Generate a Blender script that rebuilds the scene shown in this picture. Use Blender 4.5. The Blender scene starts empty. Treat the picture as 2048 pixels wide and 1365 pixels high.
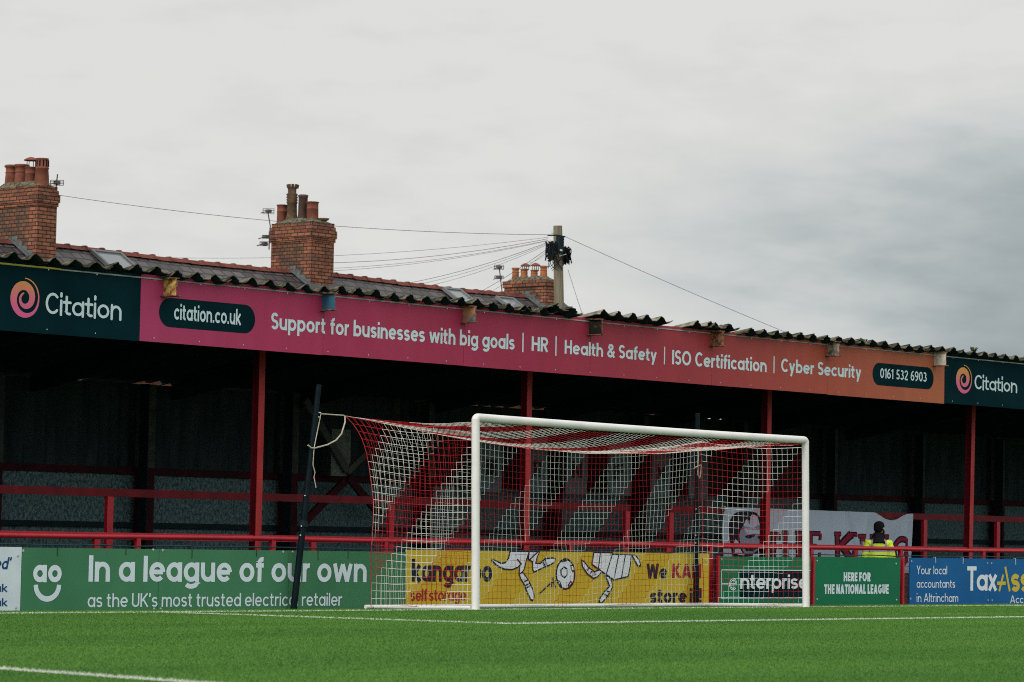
import bpy, math, random
import numpy as np
from mathutils import Vector, Matrix
from mathutils.geometry import tessellate_polygon
random.seed(7); RNG = np.random.default_rng(7)
S = bpy.context.scene
C = S.collection
R = math.radians

# ------------------------------------------------------------------ camera
FPX, CX, CY, CZ, YAW, PITCH, ROLL = 6260.6, -34.1015, -27.7351, 0.97365, 0.8426665, 0.0618797, 0.0188044
fw = Vector((math.sin(YAW)*math.cos(PITCH), math.cos(YAW)*math.cos(PITCH), math.sin(PITCH)))
rt0 = Vector((math.cos(YAW), -math.sin(YAW), 0)); up0 = rt0.cross(fw)
rt = rt0*math.cos(ROLL)+up0*math.sin(ROLL); up = -rt0*math.sin(ROLL)+up0*math.cos(ROLL)
CAM = Vector((CX, CY, CZ))
cd = bpy.data.cameras.new('camera'); cam = bpy.data.objects.new('camera', cd); C.objects.link(cam)
cd.sensor_width = 36; cd.lens = FPX/2048*36; cd.clip_start = 0.5; cd.clip_end = 3000
cam.matrix_world = Matrix(((rt.x, up.x, -fw.x, CX), (rt.y, up.y, -fw.y, CY), (rt.z, up.z, -fw.z, CZ), (0, 0, 0, 1)))
cd.dof.use_dof = True; cd.dof.focus_distance = 43.0; cd.dof.aperture_fstop = 4.0
S.camera = cam

# ------------------------------------------------------------------ sky and sun
wd = bpy.data.worlds.new('World'); S.world = wd; wd.use_nodes = True
nt = wd.node_tree; N = nt.nodes; L = nt.links
bg = N['Background']; bg.inputs['Strength'].default_value = 0.1
SUN_AZ, SUN_EL = R(269), R(32)          # the sun behind cloud, off to the left
sky = N.new('ShaderNodeTexSky'); sky.sky_type = 'NISHITA'; sky.sun_disc = False
sky.sun_elevation = SUN_EL; sky.sun_rotation = SUN_AZ
tc = N.new('ShaderNodeTexCoord')
def wnode(t, **k):
    n = N.new(t)
    for a, v in k.items(): setattr(n, a, v)
    return n
def wmath(op, a, b=None, c=None):
    n = wnode('ShaderNodeMath', operation=op)
    for i, v in enumerate((a, b, c)):
        if v is None: continue
        if isinstance(v, (int, float)): n.inputs[i].default_value = v
        else: L.new(v, n.inputs[i])
    return n.outputs[0]
def wramp(v, a, b, interp='SMOOTHSTEP'):
    n = wnode('ShaderNodeMapRange', interpolation_type=interp)
    L.new(v, n.inputs[0]); n.inputs[1].default_value = a; n.inputs[2].default_value = b
    return n.outputs[0]
dirn = tc.outputs['Generated']
def wdot(vec):
    n = wnode('ShaderNodeVectorMath', operation='DOT_PRODUCT'); L.new(dirn, n.inputs[0]); n.inputs[1].default_value = vec
    return n.outputs['Value']
az = wdot((math.cos(YAW), -math.sin(YAW), 0))       # + towards the north-east end of the ground
sep = wnode('ShaderNodeSeparateXYZ'); L.new(dirn, sep.inputs[0])
el = sep.outputs['Z']
cv = wnode('ShaderNodeVectorMath', operation='MULTIPLY'); L.new(dirn, cv.inputs[0]); cv.inputs[1].default_value = (1, 1, 3.0)
nz = wnode('ShaderNodeTexNoise'); L.new(cv.outputs[0], nz.inputs['Vector'])
nz.inputs['Scale'].default_value = 9; nz.inputs['Detail'].default_value = 5; nz.inputs['Roughness'].default_value = .5; nz.inputs['Distortion'].default_value = .3
nz2 = wnode('ShaderNodeTexNoise'); L.new(cv.outputs[0], nz2.inputs['Vector'])
nz2.inputs['Scale'].default_value = 30; nz2.inputs['Detail'].default_value = 5; nz2.inputs['Roughness'].default_value = .55
# a bank of darker cloud low in the north-east
wob = wmath('MULTIPLY', wmath('SUBTRACT', nz.outputs['Fac'], .5), .16)
bank = wmath('MULTIPLY', wramp(wmath('ADD', az, wob), .005, .17), wramp(wmath('ADD', el, wmath('MULTIPLY', wob, .6)), .152, .10))
low = wramp(el, .16, .07)
fine = wmath('SUBTRACT', nz2.outputs['Fac'], .5)
f1 = wmath('ADD', wmath('MULTIPLY', bank, .74), wmath('MULTIPLY', fine, .48))
f1 = wmath('ADD', f1, wmath('MULTIPLY', low, .07))
f1 = wmath('ADD', f1, wmath('MULTIPLY', wmath('SUBTRACT', nz.outputs['Fac'], .5), .35))
cr = wnode('ShaderNodeValToRGB'); L.new(f1, cr.inputs[0])
e = cr.color_ramp.elements
e[0].position = 0.0; e[0].color = (.735, .732, .712, 1)
e[1].position = 1.0; e[1].color = (.275, .32, .335, 1)
m_ = e.new(.35); m_.color = (.60, .625, .62, 1)
m_ = e.new(.7); m_.color = (.40, .448, .458, 1)
sc = wnode('ShaderNodeVectorMath', operation='SCALE'); L.new(cr.outputs[0], sc.inputs[0]); 
glow = wramp(wdot((-.42, -.85, .32)), -.35, .85)       # extra sky brightness behind the camera, added to light pitch-facing fronts
L.new(wmath('MULTIPLY_ADD', glow, 7.5, 10.0), sc.inputs['Scale'])
mx = wnode('ShaderNodeMix', data_type='RGBA'); mx.inputs[0].default_value = .985   # nearly full cloud cover
L.new(sky.outputs[0], mx.inputs[6]); L.new(sc.outputs[0], mx.inputs[7]); L.new(mx.outputs[2], bg.inputs['Color'])

sl = bpy.data.lights.new('sun', 'SUN'); sun = bpy.data.objects.new('sun', sl); C.objects.link(sun)
sl.energy = 1.5; sl.angle = R(24); sl.color = (1, .95, .88)
sdir = Vector((math.sin(SUN_AZ)*math.cos(SUN_EL), math.cos(SUN_AZ)*math.cos(SUN_EL), math.sin(SUN_EL)))
sun.rotation_euler = sdir.to_track_quat('Z', 'Y').to_euler()
sun.location = (-30, 0, 30)
S.view_settings.view_transform = 'Standard'; S.view_settings.look = 'None'
S.cycles.use_denoising = False; S.cycles.pixel_filter_type = 'BLACKMAN_HARRIS'; S.cycles.filter_width = 1.0
S.view_settings.exposure = 0.0; S.view_settings.gamma = 1

# ------------------------------------------------------------------ pixel (2048 wide) -> point on a vertical plane of the place
def ray(px, py): return fw+rt*((px-1024)/FPX)-up*((py-682.5)/FPX)
def W(px, py, Y):
    d = ray(px, py); return CAM+d*((Y-CY)/d.y)
def onX(px, py, X):
    d = ray(px, py); return CAM+d*((X-CX)/d.x)
def xat(px, z, Y):
    lo, hi = -40., 60.
    for _ in range(50):
        m = (lo+hi)/2; v = Vector((m, Y, z))-CAM
        if 1024+FPX*v.dot(rt)/v.dot(fw) < px: lo = m
        else: hi = m
    return (lo+hi)/2
def zg(y): return float(np.interp(y, [-60, -14, -11, -5.5, 0, 2.4, 9], [-.012, -.012, 0, .025, -.02, -.078, -.08]))
PATH_Z = -.45

# ------------------------------------------------------------------ materials
MATS = {}
def mat(name, col, rough=.6, col2=None, scale=6., lo=.35, hi=.65, stretch=(1, 1, 1), bump=0., bscale=40., metal=0., detail=5, spec=.15, trans=0.):
    if name in MATS: return MATS[name]
    m = bpy.data.materials.new(name); m.use_nodes = True; n = m.node_tree.nodes; l = m.node_tree.links
    p = n['Principled BSDF']; p.inputs['Roughness'].default_value = rough; p.inputs['Metallic'].default_value = metal
    p.inputs['Specular IOR Level'].default_value = spec
    p.inputs['Base Color'].default_value = (*col, 1)
    t = n.new('ShaderNodeTexCoord'); mp = n.new('ShaderNodeMapping'); l.new(t.outputs['Object'], mp.inputs[0]); mp.inputs['Scale'].default_value = stretch
    if col2:
        z = n.new('ShaderNodeTexNoise'); l.new(mp.outputs[0], z.inputs['Vector']); z.inputs['Scale'].default_value = scale; z.inputs['Detail'].default_value = detail
        rr = n.new('ShaderNodeMapRange'); l.new(z.outputs['Fac'], rr.inputs[0]); rr.inputs[1].default_value = lo; rr.inputs[2].default_value = hi
        x = n.new('ShaderNodeMix'); x.data_type = 'RGBA'; l.new(rr.outputs[0], x.inputs[0]); x.inputs[6].default_value = (*col, 1); x.inputs[7].default_value = (*col2, 1)
        l.new(x.outputs[2], p.inputs['Base Color'])
    if bump:
        z2 = n.new('ShaderNodeTexNoise'); l.new(mp.outputs[0], z2.inputs['Vector']); z2.inputs['Scale'].default_value = bscale; z2.inputs['Detail'].default_value = 4
        b = n.new('ShaderNodeBump'); b.inputs['Strength'].default_value = bump; b.inputs['Distance'].default_value = .01; l.new(z2.outputs['Fac'], b.inputs['Height']); l.new(b.outputs[0], p.inputs['Normal'])
    MATS[name] = m; return m

RED = mat('red_gloss_paint', (.42, .014, .027), .38, (.29, .012, .022), 3, .45, .75, (1, 1, 1), .15, 30, spec=.4)
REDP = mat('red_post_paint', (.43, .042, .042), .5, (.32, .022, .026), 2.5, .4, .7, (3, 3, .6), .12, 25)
DRED = mat('dark_red_steel', (.055, .006, .010), .7, (.025, .005, .008), 4)
WHITE = mat('white_goal_paint', (.79, .785, .765), .4, (.68, .68, .66), 3, .45, .8, (1, 1, 1), .05, 60, spec=.3)
LETTER = mat('pale_vinyl_lettering', (.60, .73, .78), .6, (.54, .67, .72), 2)
LETTERB = mat('pale_board_lettering', (.68, .77, .84), .6, (.63, .72, .79), 3)
TEALD = mat('dark_teal_vinyl', (.0015, .016, .022), .8, (.003, .023, .030), 1.5, spec=.03)
DARK = mat('dark_steel', (.005, .016, .020), .7, (.010, .024, .028), 6)
POLEM = mat('black_pole_paint', (.003, .009, .013), .4, (.006, .013, .017), 9, .4, .7, spec=.06)
ROPE = mat('pale_rope', (.55, .52, .42), .85, (.38, .35, .27), 40)
NETW = mat('white_net_twine', (.80, .78, .72), .8, (.68, .66, .60), 12)
NETR = mat('red_net_twine', (.50, .022, .03), .75, (.36, .016, .022), 12)
GALV = mat('galvanised_bolt', (.55, .57, .6), .35, metal=.6)
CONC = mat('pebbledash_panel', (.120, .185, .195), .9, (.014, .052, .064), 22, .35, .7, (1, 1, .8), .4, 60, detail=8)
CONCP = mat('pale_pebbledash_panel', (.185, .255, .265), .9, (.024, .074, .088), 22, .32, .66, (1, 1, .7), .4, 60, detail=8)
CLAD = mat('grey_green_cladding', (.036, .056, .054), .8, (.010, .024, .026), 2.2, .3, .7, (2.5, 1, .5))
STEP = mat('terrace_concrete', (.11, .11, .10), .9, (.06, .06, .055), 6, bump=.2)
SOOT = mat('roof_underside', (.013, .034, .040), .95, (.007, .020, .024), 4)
MOSS = mat('mossy_asbestos', (.150, .140, .100), .95, (.022, .024, .010), 11, .38, .56, (1, .5, 1), .6, 35, detail=8)
MOSSP = mat('pale_worn_asbestos', (.30, .28, .23), .9, (.11, .10, .07), 12, .4, .65, (1, .5, 1), .4, 35)
CONCG = mat('path_concrete', (.16, .155, .14), .9, (.09, .09, .08), 3)
TERRA = mat('terracotta', (.215, .078, .050), .85, (.12, .045, .032), 7, .4, .75, bump=.2)
TERRO = mat('orange_terracotta', (.36, .135, .055), .8, (.22, .085, .042), 7, .4, .75, bump=.2)
TERRD = mat('sooty_stoneware', (.085, .055, .036), .8, (.16, .10, .05), 8, .45, .7, bump=.3)
TERRG = mat('grey_brown_stoneware', (.11, .065, .052), .75, (.065, .045, .04), 8)
MORT = mat('mossy_mortar', (.17, .155, .115), .95, (.055, .055, .03), 14, .4, .6, bump=.8, bscale=30)
LEAD = mat('lead_flashing', (.16, .18, .185), .7, (.09, .10, .105), 9)
RIDGE = mat('red_ridge_tile', (.185, .058, .042), .85, (.10, .036, .03), 6, .4, .7, bump=.25)
WOOD = mat('weathered_pole_wood', (.24, .205, .150), .85, (.15, .125, .09), 4, .35, .7, (6, 6, .35), .4, 20)
CABLE = mat('black_cable', (.006, .009, .010), .6)
WIREM = mat('thin_phone_wire', (.13, .09, .11), .6)
ALU = mat('dull_aluminium', (.10, .09, .09), .5)
GLASS = mat('skylight_glass', (.20, .22, .23), .12, spec=.8)
FRAMEG = mat('grey_frame', (.17, .18, .185), .6)
YEL = mat('yellow_board', (.62, .45, .036), .5, (.57, .41, .032), 2)
NAVY = mat('navy_print', (.012, .018, .038), .5)
BWHITE = mat('white_print', (.72, .78, .84), .5)
CRIM = mat('crimson_print', (.36, .022, .030), .5)
BLUE = mat('blue_board', (.005, .115, .33), .45, (.004, .10, .29), 1.5)
BLUET = mat('dark_blue_print', (.01, .06, .18), .5)
WBOARD = mat('white_board', (.66, .74, .80), .5, (.58, .66, .72), 3)
GREENA = mat('mid_green_board', (.060, .215, .105), .5, (.046, .175, .088), .9, .35, .7)
GREENB = mat('deep_green_board', (.006, .165, .075), .45, (.005, .14, .065), 1.2)
LYEL = mat('yellow_print', (.62, .47, .05), .5)
SKIN = mat('skin', (.36, .19, .13), .55)
HAIR = mat('black_knit', (.006, .006, .008), .9)
CLOTHB = mat('black_jacket_cloth', (.008, .010, .014), .85)
TROUS = mat('dark_trousers', (.015, .017, .025), .9)
CLOTHW = mat('white_banner_cloth', (.40, .47, .56), .9, (.35, .42, .51), 2)
CLOTHD = mat('banner_black', (.010, .014, .024), .9)
CLOTHR = mat('banner_red', (.22, .014, .030), .9)
CLOTHS = mat('banner_grey', (.16, .24, .31), .9)
PALEB = mat('pale_board', (.14, .21, .225), .8, (.09, .14, .155), 3)
PALEC = mat('mouldy_pale_board', (.20, .22, .18), .85, (.11, .13, .11), 9)
DKLET = mat('dark_letter', (.018, .030, .036), .8)
TIE = mat('black_cable_tie', (.01, .02, .02), .5)
TIEW = mat('white_cable_tie', (.6, .65, .65), .5)

def brick_mat(name, c1, c2, mortar, sooty=None, yc=0., half=.38, zlo=-9, zhi=9):
    m = bpy.data.materials.new(name); m.use_nodes = True; n = m.node_tree.nodes; l = m.node_tree.links
    p = n['Principled BSDF']; p.inputs['Roughness'].default_value = .9; p.inputs['Specular IOR Level'].default_value = .2
    t = n.new('ShaderNodeTexCoord'); s = n.new('ShaderNodeSeparateXYZ'); l.new(t.outputs['Object'], s.inputs[0])
    def M(op, a, b=None):
        q = n.new('ShaderNodeMath'); q.operation = op
        for i, v in enumerate((a, b)):
            if v is None: continue
            if isinstance(v, (int, float)): q.inputs[i].default_value = v
            else: l.new(v, q.inputs[i])
        return q.outputs[0]
    u = M('ADD', s.outputs[0], s.outputs[1]); cb = n.new('ShaderNodeCombineXYZ'); l.new(u, cb.inputs[0]); l.new(s.outputs[2], cb.inputs[1])
    # courses are never dead straight
    wz = n.new('ShaderNodeTexNoise'); wz.inputs['Scale'].default_value = 7; l.new(cb.outputs[0], wz.inputs['Vector'])
    wv = n.new('ShaderNodeVectorMath'); wv.operation = 'SCALE'; wv.inputs['Scale'].default_value = .008; l.new(wz.outputs['Color'], wv.inputs[0])
    wa = n.new('ShaderNodeVectorMath'); wa.operation = 'ADD'; l.new(cb.outputs[0], wa.inputs[0]); l.new(wv.outputs[0], wa.inputs[1])
    def bricks(a, b, w):
        k = n.new('ShaderNodeTexBrick'); l.new(wa.outputs[0], k.inputs['Vector']); k.inputs['Scale'].default_value = 1
        k.inputs['Brick Width'].default_value = w; k.inputs['Row Height'].default_value = .0765; k.inputs['Mortar Size'].default_value = .0105
        k.inputs['Mortar Smooth'].default_value = .3; k.inputs['Bias'].default_value = 0
        k.inputs['Color1'].default_value = (*a, 1); k.inputs['Color2'].default_value = (*b, 1); k.inputs['Mortar'].default_value = (*mortar, 1)
        return k
    k1 = bricks(c1, c2, .205)
    out = k1.outputs['Color']
    z = n.new('ShaderNodeTexNoise'); z.inputs['Scale'].default_value = 5; z.inputs['Detail'].default_value = 6; l.new(cb.outputs[0], z.inputs['Vector'])
    if sooty:
        k2 = bricks(sooty[0], sooty[1], .15)
        # toothed old brickwork between the newer quoins
        row = M('FLOOR', M('DIVIDE', s.outputs[2], .0765*3)); tooth = M('MULTIPLY', M('MODULO', row, 2), .09)
        d = M('ABSOLUTE', M('SUBTRACT', s.outputs[1], yc)); inn = M('LESS_THAN', M('ADD', d, tooth), half)
        zr = M('MULTIPLY', M('GREATER_THAN', s.outputs[2], zlo), M('LESS_THAN', s.outputs[2], zhi))
        g = n.new('ShaderNodeNewGeometry'); sn = n.new('ShaderNodeSeparateXYZ'); l.new(g.outputs['Normal'], sn.inputs[0])
        fx = M('GREATER_THAN', M('ABSOLUTE', sn.outputs[0]), .5)
        fac = M('MULTIPLY', M('MULTIPLY', inn, zr), fx)
        x = n.new('ShaderNodeMix'); x.data_type = 'RGBA'; l.new(fac, x.inputs[0]); l.new(k1.outputs['Color'], x.inputs[6]); l.new(k2.outputs['Color'], x.inputs[7])
        out = x.outputs[2]
    rr = n.new('ShaderNodeMapRange'); l.new(z.outputs['Fac'], rr.inputs[0]); rr.inputs[1].default_value = .46; rr.inputs[2].default_value = .74; rr.inputs[4].default_value = .75
    x2 = n.new('ShaderNodeMix'); x2.data_type = 'RGBA'; l.new(rr.outputs[0], x2.inputs[0]); l.new(out, x2.inputs[6]); x2.inputs[7].default_value = (.055, .04, .03, 1)
    l.new(x2.outputs[2], p.inputs['Base Color'])
    b = n.new('ShaderNodeBump'); b.inputs['Strength'].default_value = .7; b.inputs['Distance'].default_value = .012; b.invert = True
    l.new(k1.outputs['Fac'], b.inputs['Height']); l.new(b.outputs[0], p.inputs['Normal'])
    return m
HBRICK = brick_mat('house_brick', (.26, .095, .05), (.20, .07, .045), (.12, .10, .08))

def slate_mat():
    m = bpy.data.materials.new('roof_slate'); m.use_nodes = True; n = m.node_tree.nodes; l = m.node_tree.links
    p = n['Principled BSDF']; p.inputs['Roughness'].default_value = .55
    t = n.new('ShaderNodeTexCoord'); s = n.new('ShaderNodeSeparateXYZ'); l.new(t.outputs['Object'], s.inputs[0])
    cb = n.new('ShaderNodeCombineXYZ'); l.new(s.outputs[0], cb.inputs[0]); l.new(s.outputs[1], cb.inputs[1])
    k = n.new('ShaderNodeTexBrick'); l.new(cb.outputs[0], k.inputs['Vector']); k.inputs['Scale'].default_value = 1
    k.inputs['Brick Width'].default_value = .30; k.inputs['Row Height'].default_value = .21; k.inputs['Mortar Size'].default_value = .022; k.inputs['Mortar Smooth'].default_value = .2
    k.inputs['Color1'].default_value = (.048, .042, .045, 1); k.inputs['Color2'].default_value = (.105, .090, .092, 1); k.inputs['Mortar'].default_value = (.014, .013, .014, 1)
    z = n.new('ShaderNodeTexNoise'); z.inputs['Scale'].default_value = 3; z.inputs['Detail'].default_value = 6; l.new(t.outputs['Object'], z.inputs['Vector'])
    x = n.new('ShaderNodeMix'); x.data_type = 'RGBA'; x.blend_type = 'MULTIPLY'; x.inputs[0].default_value = .6
    rp = n.new('ShaderNodeMapRange'); l.new(z.outputs['Fac'], rp.inputs[0]); rp.inputs[3].default_value = .5; rp.inputs[4].default_value = 1.5
    l.new(k.outputs['Color'], x.inputs[6]); l.new(rp.outputs[0], x.inputs[7]); l.new(x.outputs[2], p.inputs['Base Color'])
    b = n.new('ShaderNodeBump'); b.inputs['Strength'].default_value = .6; b.inputs['Distance'].default_value = .015; b.invert = True; l.new(k.outputs['Fac'], b.inputs['Height']); l.new(b.outputs[0], p.inputs['Normal'])
    return m
SLATE = slate_mat()

def gradient_mat(name, axis, stops, a, b, rough=.45):
    m = bpy.data.materials.new(name); m.use_nodes = True; n = m.node_tree.nodes; l = m.node_tree.links
    p = n['Principled BSDF']; p.inputs['Roughness'].default_value = rough; p.inputs['Specular IOR Level'].default_value = .12
    t = n.new('ShaderNodeTexCoord'); s = n.new('ShaderNodeSeparateXYZ'); l.new(t.outputs['Object'], s.inputs[0])
    r_ = n.new('ShaderNodeMapRange'); l.new(s.outputs[axis], r_.inputs[0]); r_.inputs[1].default_value = a; r_.inputs[2].default_value = b
    cr = n.new('ShaderNodeValToRGB'); l.new(r_.outputs[0], cr.inputs[0])
    el = cr.color_ramp.elements; el[0].position, el[1].position = stops[0][0], stops[-1][0]
    el[0].color = (*stops[0][1], 1); el[1].color = (*stops[-1][1], 1)
    for q, c in stops[1:-1]: el.new(q).color = (*c, 1)
    mp = n.new('ShaderNodeMapping'); l.new(t.outputs['Object'], mp.inputs[0]); mp.inputs['Scale'].default_value = (4, 1, .8)      # weather runs down the sheets
    z = n.new('ShaderNodeTexNoise'); z.inputs['Scale'].default_value = 1.2; z.inputs['Detail'].default_value = 6; l.new(mp.outputs[0], z.inputs['Vector'])
    rp = n.new('ShaderNodeMapRange'); l.new(z.outputs['Fac'], rp.inputs[0]); rp.inputs[3].default_value = .82; rp.inputs[4].default_value = 1.12
    x = n.new('ShaderNodeMix'); x.data_type = 'RGBA'; x.blend_type = 'MULTIPLY'; x.inputs[0].default_value = 1
    l.new(cr.outputs[0], x.inputs[6]); l.new(rp.outputs[0], x.inputs[7]); l.new(x.outputs[2], p.inputs['Base Color'])
    return m

# ------------------------------------------------------------------ mesh builder and scene tree
class MB:
    def __init__(s): s.v = []; s.f = []; s.m = []; s.sm = []
    def add(s, vs, fs, mi=0, smooth=False):
        b = len(s.v); s.v.extend([tuple(q) for q in vs])
        for f in fs: s.f.append([b+i for i in f]); s.m.append(mi); s.sm.append(smooth)
        return s
    def box(s, a, b, mi=0):
        x0, y0, z0 = [min(p, q) for p, q in zip(a, b)]; x1, y1, z1 = [max(p, q) for p, q in zip(a, b)]
        return s.add([(x0,y0,z0),(x1,y0,z0),(x1,y1,z0),(x0,y1,z0),(x0,y0,z1),(x1,y0,z1),(x1,y1,z1),(x0,y1,z1)],
              [(0,3,2,1),(4,5,6,7),(0,1,5,4),(1,2,6,5),(2,3,7,6),(3,0,4,7)], mi)
    def bar(s, p, q, w, h, mi=0, side=None):
        p = Vector(p); q = Vector(q); d = (q-p).normalized()
        a = Vector(side) if side else (Vector((0,0,1)).cross(d) if abs(d.z) < .95 else Vector((1,0,0)))
        a = (a-d*a.dot(d)).normalized(); c = d.cross(a)
        vs = [o+a*i*w/2+c*j*h/2 for o in (p, q) for i, j in ((-1,-1),(1,-1),(1,1),(-1,1))]
        return s.add(vs, [(0,3,2,1),(4,5,6,7),(0,1,5,4),(1,2,6,5),(2,3,7,6),(3,0,4,7)], mi)
    def tube(s, pts, r, n=8, mi=0, caps=True, smooth=True):
        P = [Vector(p) for p in pts]; k = len(P); rr = r if isinstance(r, (list, tuple)) else [r]*k
        vs = []; a = None
        for i in range(k):
            d = (P[min(i+1, k-1)]-P[max(i-1, 0)]).normalized()
            if a is None: a = d.orthogonal().normalized()
            else: a = (a-d*a.dot(d)).normalized()
            b = d.cross(a)
            vs += [P[i]+(a*math.cos(2*math.pi*j/n)+b*math.sin(2*math.pi*j/n))*rr[i] for j in range(n)]
        fs = [(i*n+j, i*n+(j+1) % n, (i+1)*n+(j+1) % n, (i+1)*n+j) for i in range(k-1) for j in range(n)]
        s.add(vs, fs, mi, smooth)
        if caps: s.add(vs[:n], [tuple(range(n))[::-1]], mi); s.add(vs[-n:], [tuple(range(n))], mi)
        return s
    def lathe(s, base, prof, n=20, mi=0, caps=True, tilt=(0,0)):
        b = Vector(base); vs = []
        for r, z in prof:
            for j in range(n):
                t = 2*math.pi*j/n; vs.append(b+Vector((r*math.cos(t)+tilt[0]*z, r*math.sin(t)+tilt[1]*z, z)))
        k = len(prof)
        s.add(vs, [(i*n+j, i*n+(j+1) % n, (i+1)*n+(j+1) % n, (i+1)*n+j) for i in range(k-1) for j in range(n)], mi, True)
        if caps: s.add(vs[:n], [tuple(range(n))[::-1]], mi); s.add(vs[-n:], [tuple(range(n))], mi)
        return s
    def poly(s, pts, mi=0):          # any simple polygon, filled
        tr = tessellate_polygon([[Vector(p) for p in pts]])
        return s.add(pts, [tuple(t) for t in tr], mi)
    def build(s, name, mats, parent=None, origin=None):
        me = bpy.data.meshes.new(name); o = bpy.data.objects.new(name, me); C.objects.link(o)
        org = Vector((0,0,0))
        if parent is not None: org = Vector(parent['org']); o.parent = parent
        elif origin is not None: org = Vector(origin); o.location = org
        me.from_pydata([tuple(Vector(v)-org) for v in s.v], [], s.f)
        for m in (mats if isinstance(mats, (list, tuple)) else [mats]): me.materials.append(m)
        me.polygons.foreach_set('material_index', s.m); me.polygons.foreach_set('use_smooth', s.sm)
        me.update(); o['org'] = tuple(org); return o
def tag(o, label=None, cat=None, group=None, kind=None):
    if label: o['label'] = label
    if cat: o['category'] = cat
    if group: o['group'] = group
    if kind: o['kind'] = kind
    return o
def thing(name, label, cat, loc, group=None):
    o = bpy.data.objects.new(name, None); C.objects.link(o); o.location = loc; o['org'] = tuple(loc); o.empty_display_size = .2
    return tag(o, label, cat, group)

# ------------------------------------------------------------------ lettering: a stroked geometric alphabet
def arc(cx, cy, rx, ry, a0, a1, n=None):
    n = n or max(6, int(abs(a1-a0)/11)); return [(cx+rx*math.cos(R(a0+(a1-a0)*i/n)), cy+ry*math.sin(R(a0+(a1-a0)*i/n))) for i in range(n+1)]
def glyph(ch, w, xh, B):
    h = w/2; o = []; c = xh/2; rx = B/2-h; ry = xh/2-h; n2 = B*.93; de = -.27
    def arch(x0, wd, y0=0):
        r_x = wd/2-h; r_y = min(r_x*1.1, xh*.5); return arc(x0+wd/2, xh-h-r_y, r_x, r_y, 180, 0)+[(x0+wd-h, y0)]
    def ell(x=0): return arc(x+B/2, c, rx, ry, 0, 360, 36)
    if ch == 'a': return [ell(), [(B-h, 0), (B-h, xh)]], B
    if ch == 'b': return [ell(), [(h, 0), (h, 1)]], B
    if ch == 'c': return [arc(B/2, c, rx, ry, 42, 318)], B*.88
    if ch == 'd': return [ell(), [(B-h, 0), (B-h, 1)]], B
    if ch == 'e': return [arc(B/2, c, rx, ry, 0, 318), [(h*1.2, c), (B-h, c)]], B*.97
    if ch == 'f': return [[(.17, 0), (.17, .80)]+arc(.17+.15, .80, .15, .20-h, 180, 80), [(.0, xh-h), (.36, xh-h)]], .36
    if ch == 'g': return [ell(), [(B-h, xh), (B-h, -.02)]+arc(B/2, -.02, rx, -de-h-.02, 0, -150)], B
    if ch == 'h': return [[(h, 0), (h, 1)], arch(0, n2)], n2
    if ch == 'i': return [[(h, 0), (h, xh)], [(h, 1-w*1.05), (h, 1)]], w
    if ch == 'k': return [[(h, 0), (h, 1)], [(h, xh*.36), (n2*.86-h*.3, xh)], [(h+.13, xh*.52), (n2*.92-h*.3, 0)]], n2*.92
    if ch == 'l': return [[(h, 0), (h, 1)]], w
    if ch == 'm': a = n2*.86; return [[(h, 0), (h, xh)], arch(0, a), arch(a-w, a)], 2*a-w
    if ch == 'n': return [[(h, 0), (h, xh)], arch(0, n2)], n2
    if ch == 'o': return [ell()], B
    if ch == 'p': return [ell(), [(h, de), (h, xh)]], B
    if ch == 'r': return [[(h, 0), (h, xh)], arc(.30, xh-h-.20, .30-h, .20, 180, 78)], .34
    if ch == 's': W_ = B*.78; q = (xh-w)/4; return [arc(W_/2, xh-h-q, W_/2-h, q, 25, 270)+arc(W_/2, h+q, W_/2-h, q, 90, -155)[1:]], W_
    if ch == 't': return [[(.15, xh*1.3), (.15, .17)]+arc(.15+.14, .17, .14, .17-h, 180, 290), [(.0, xh-h), (.35, xh-h)]], .37
    if ch == 'u': r_x = n2/2-h; r_y = min(r_x*1.1, xh*.5); return [[(h, xh), (h, h+r_y)]+arc(n2/2, h+r_y, r_x, r_y, 180, 360)[1:], [(n2-h, xh), (n2-h, 0)]], n2
    if ch == 'w': a = B*1.38; return [[(h*.9, xh), (a*.27, h*.2)], [(a*.27, h*.2), (a*.5, xh*.97)], [(a*.5, xh*.97), (a*.73, h*.2)], [(a*.73, h*.2), (a-h*.9, xh)]], a
    if ch == 'x': a = B*.88; return [[(h, xh), (a-h, 0)], [(h, 0), (a-h, xh)]], a
    if ch == 'y': a = B*.9; return [[(h, xh), (a/2, .02)], [(a-h, xh), (a*.32, de)]], a
    if ch == 'A': a = .74; return [[(h, 0), (a/2, 1-h*.3)], [(a-h, 0), (a/2, 1-h*.3)], [(.16, .27), (a-.16, .27)]], a
    if ch == 'C': return [arc(.38, .5, .38-h, .5-h, 45, 315)], .68
    if ch == 'E': return [[(h, 0), (h, 1)], [(h, h), (.5, h)], [(h, .5), (.47, .5)], [(h, 1-h), (.5, 1-h)]], .5
    if ch == 'F': return [[(h, 0), (h, 1)], [(h, .5), (.46, .5)], [(h, 1-h), (.5, 1-h)]], .5
    if ch == 'G': return [arc(.38, .5, .38-h, .5-h, 45, 350), [(.42, .46), (.74-h*.4, .46)]], .74
    if ch == 'H': return [[(h, 0), (h, 1)], [(.64-h, 0), (.64-h, 1)], [(h, .5), (.64-h, .5)]], .64
    if ch == 'I': return [[(h, 0), (h, 1)]], w
    if ch == 'K': return [[(h, 0), (h, 1)], [(h, .38), (.60-h*.4, 1)], [(.22, .56), (.64-h*.4, 0)]], .64
    if ch == 'L': return [[(h, 0), (h, 1)], [(h, h), (.48, h)]], .48
    if ch == 'M': return [[(h, 0), (h, 1)], [(h, 1-h), (.40, .3)], [(.40, .3), (.8-h, 1-h)], [(.8-h, 0), (.8-h, 1)]], .8
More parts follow.
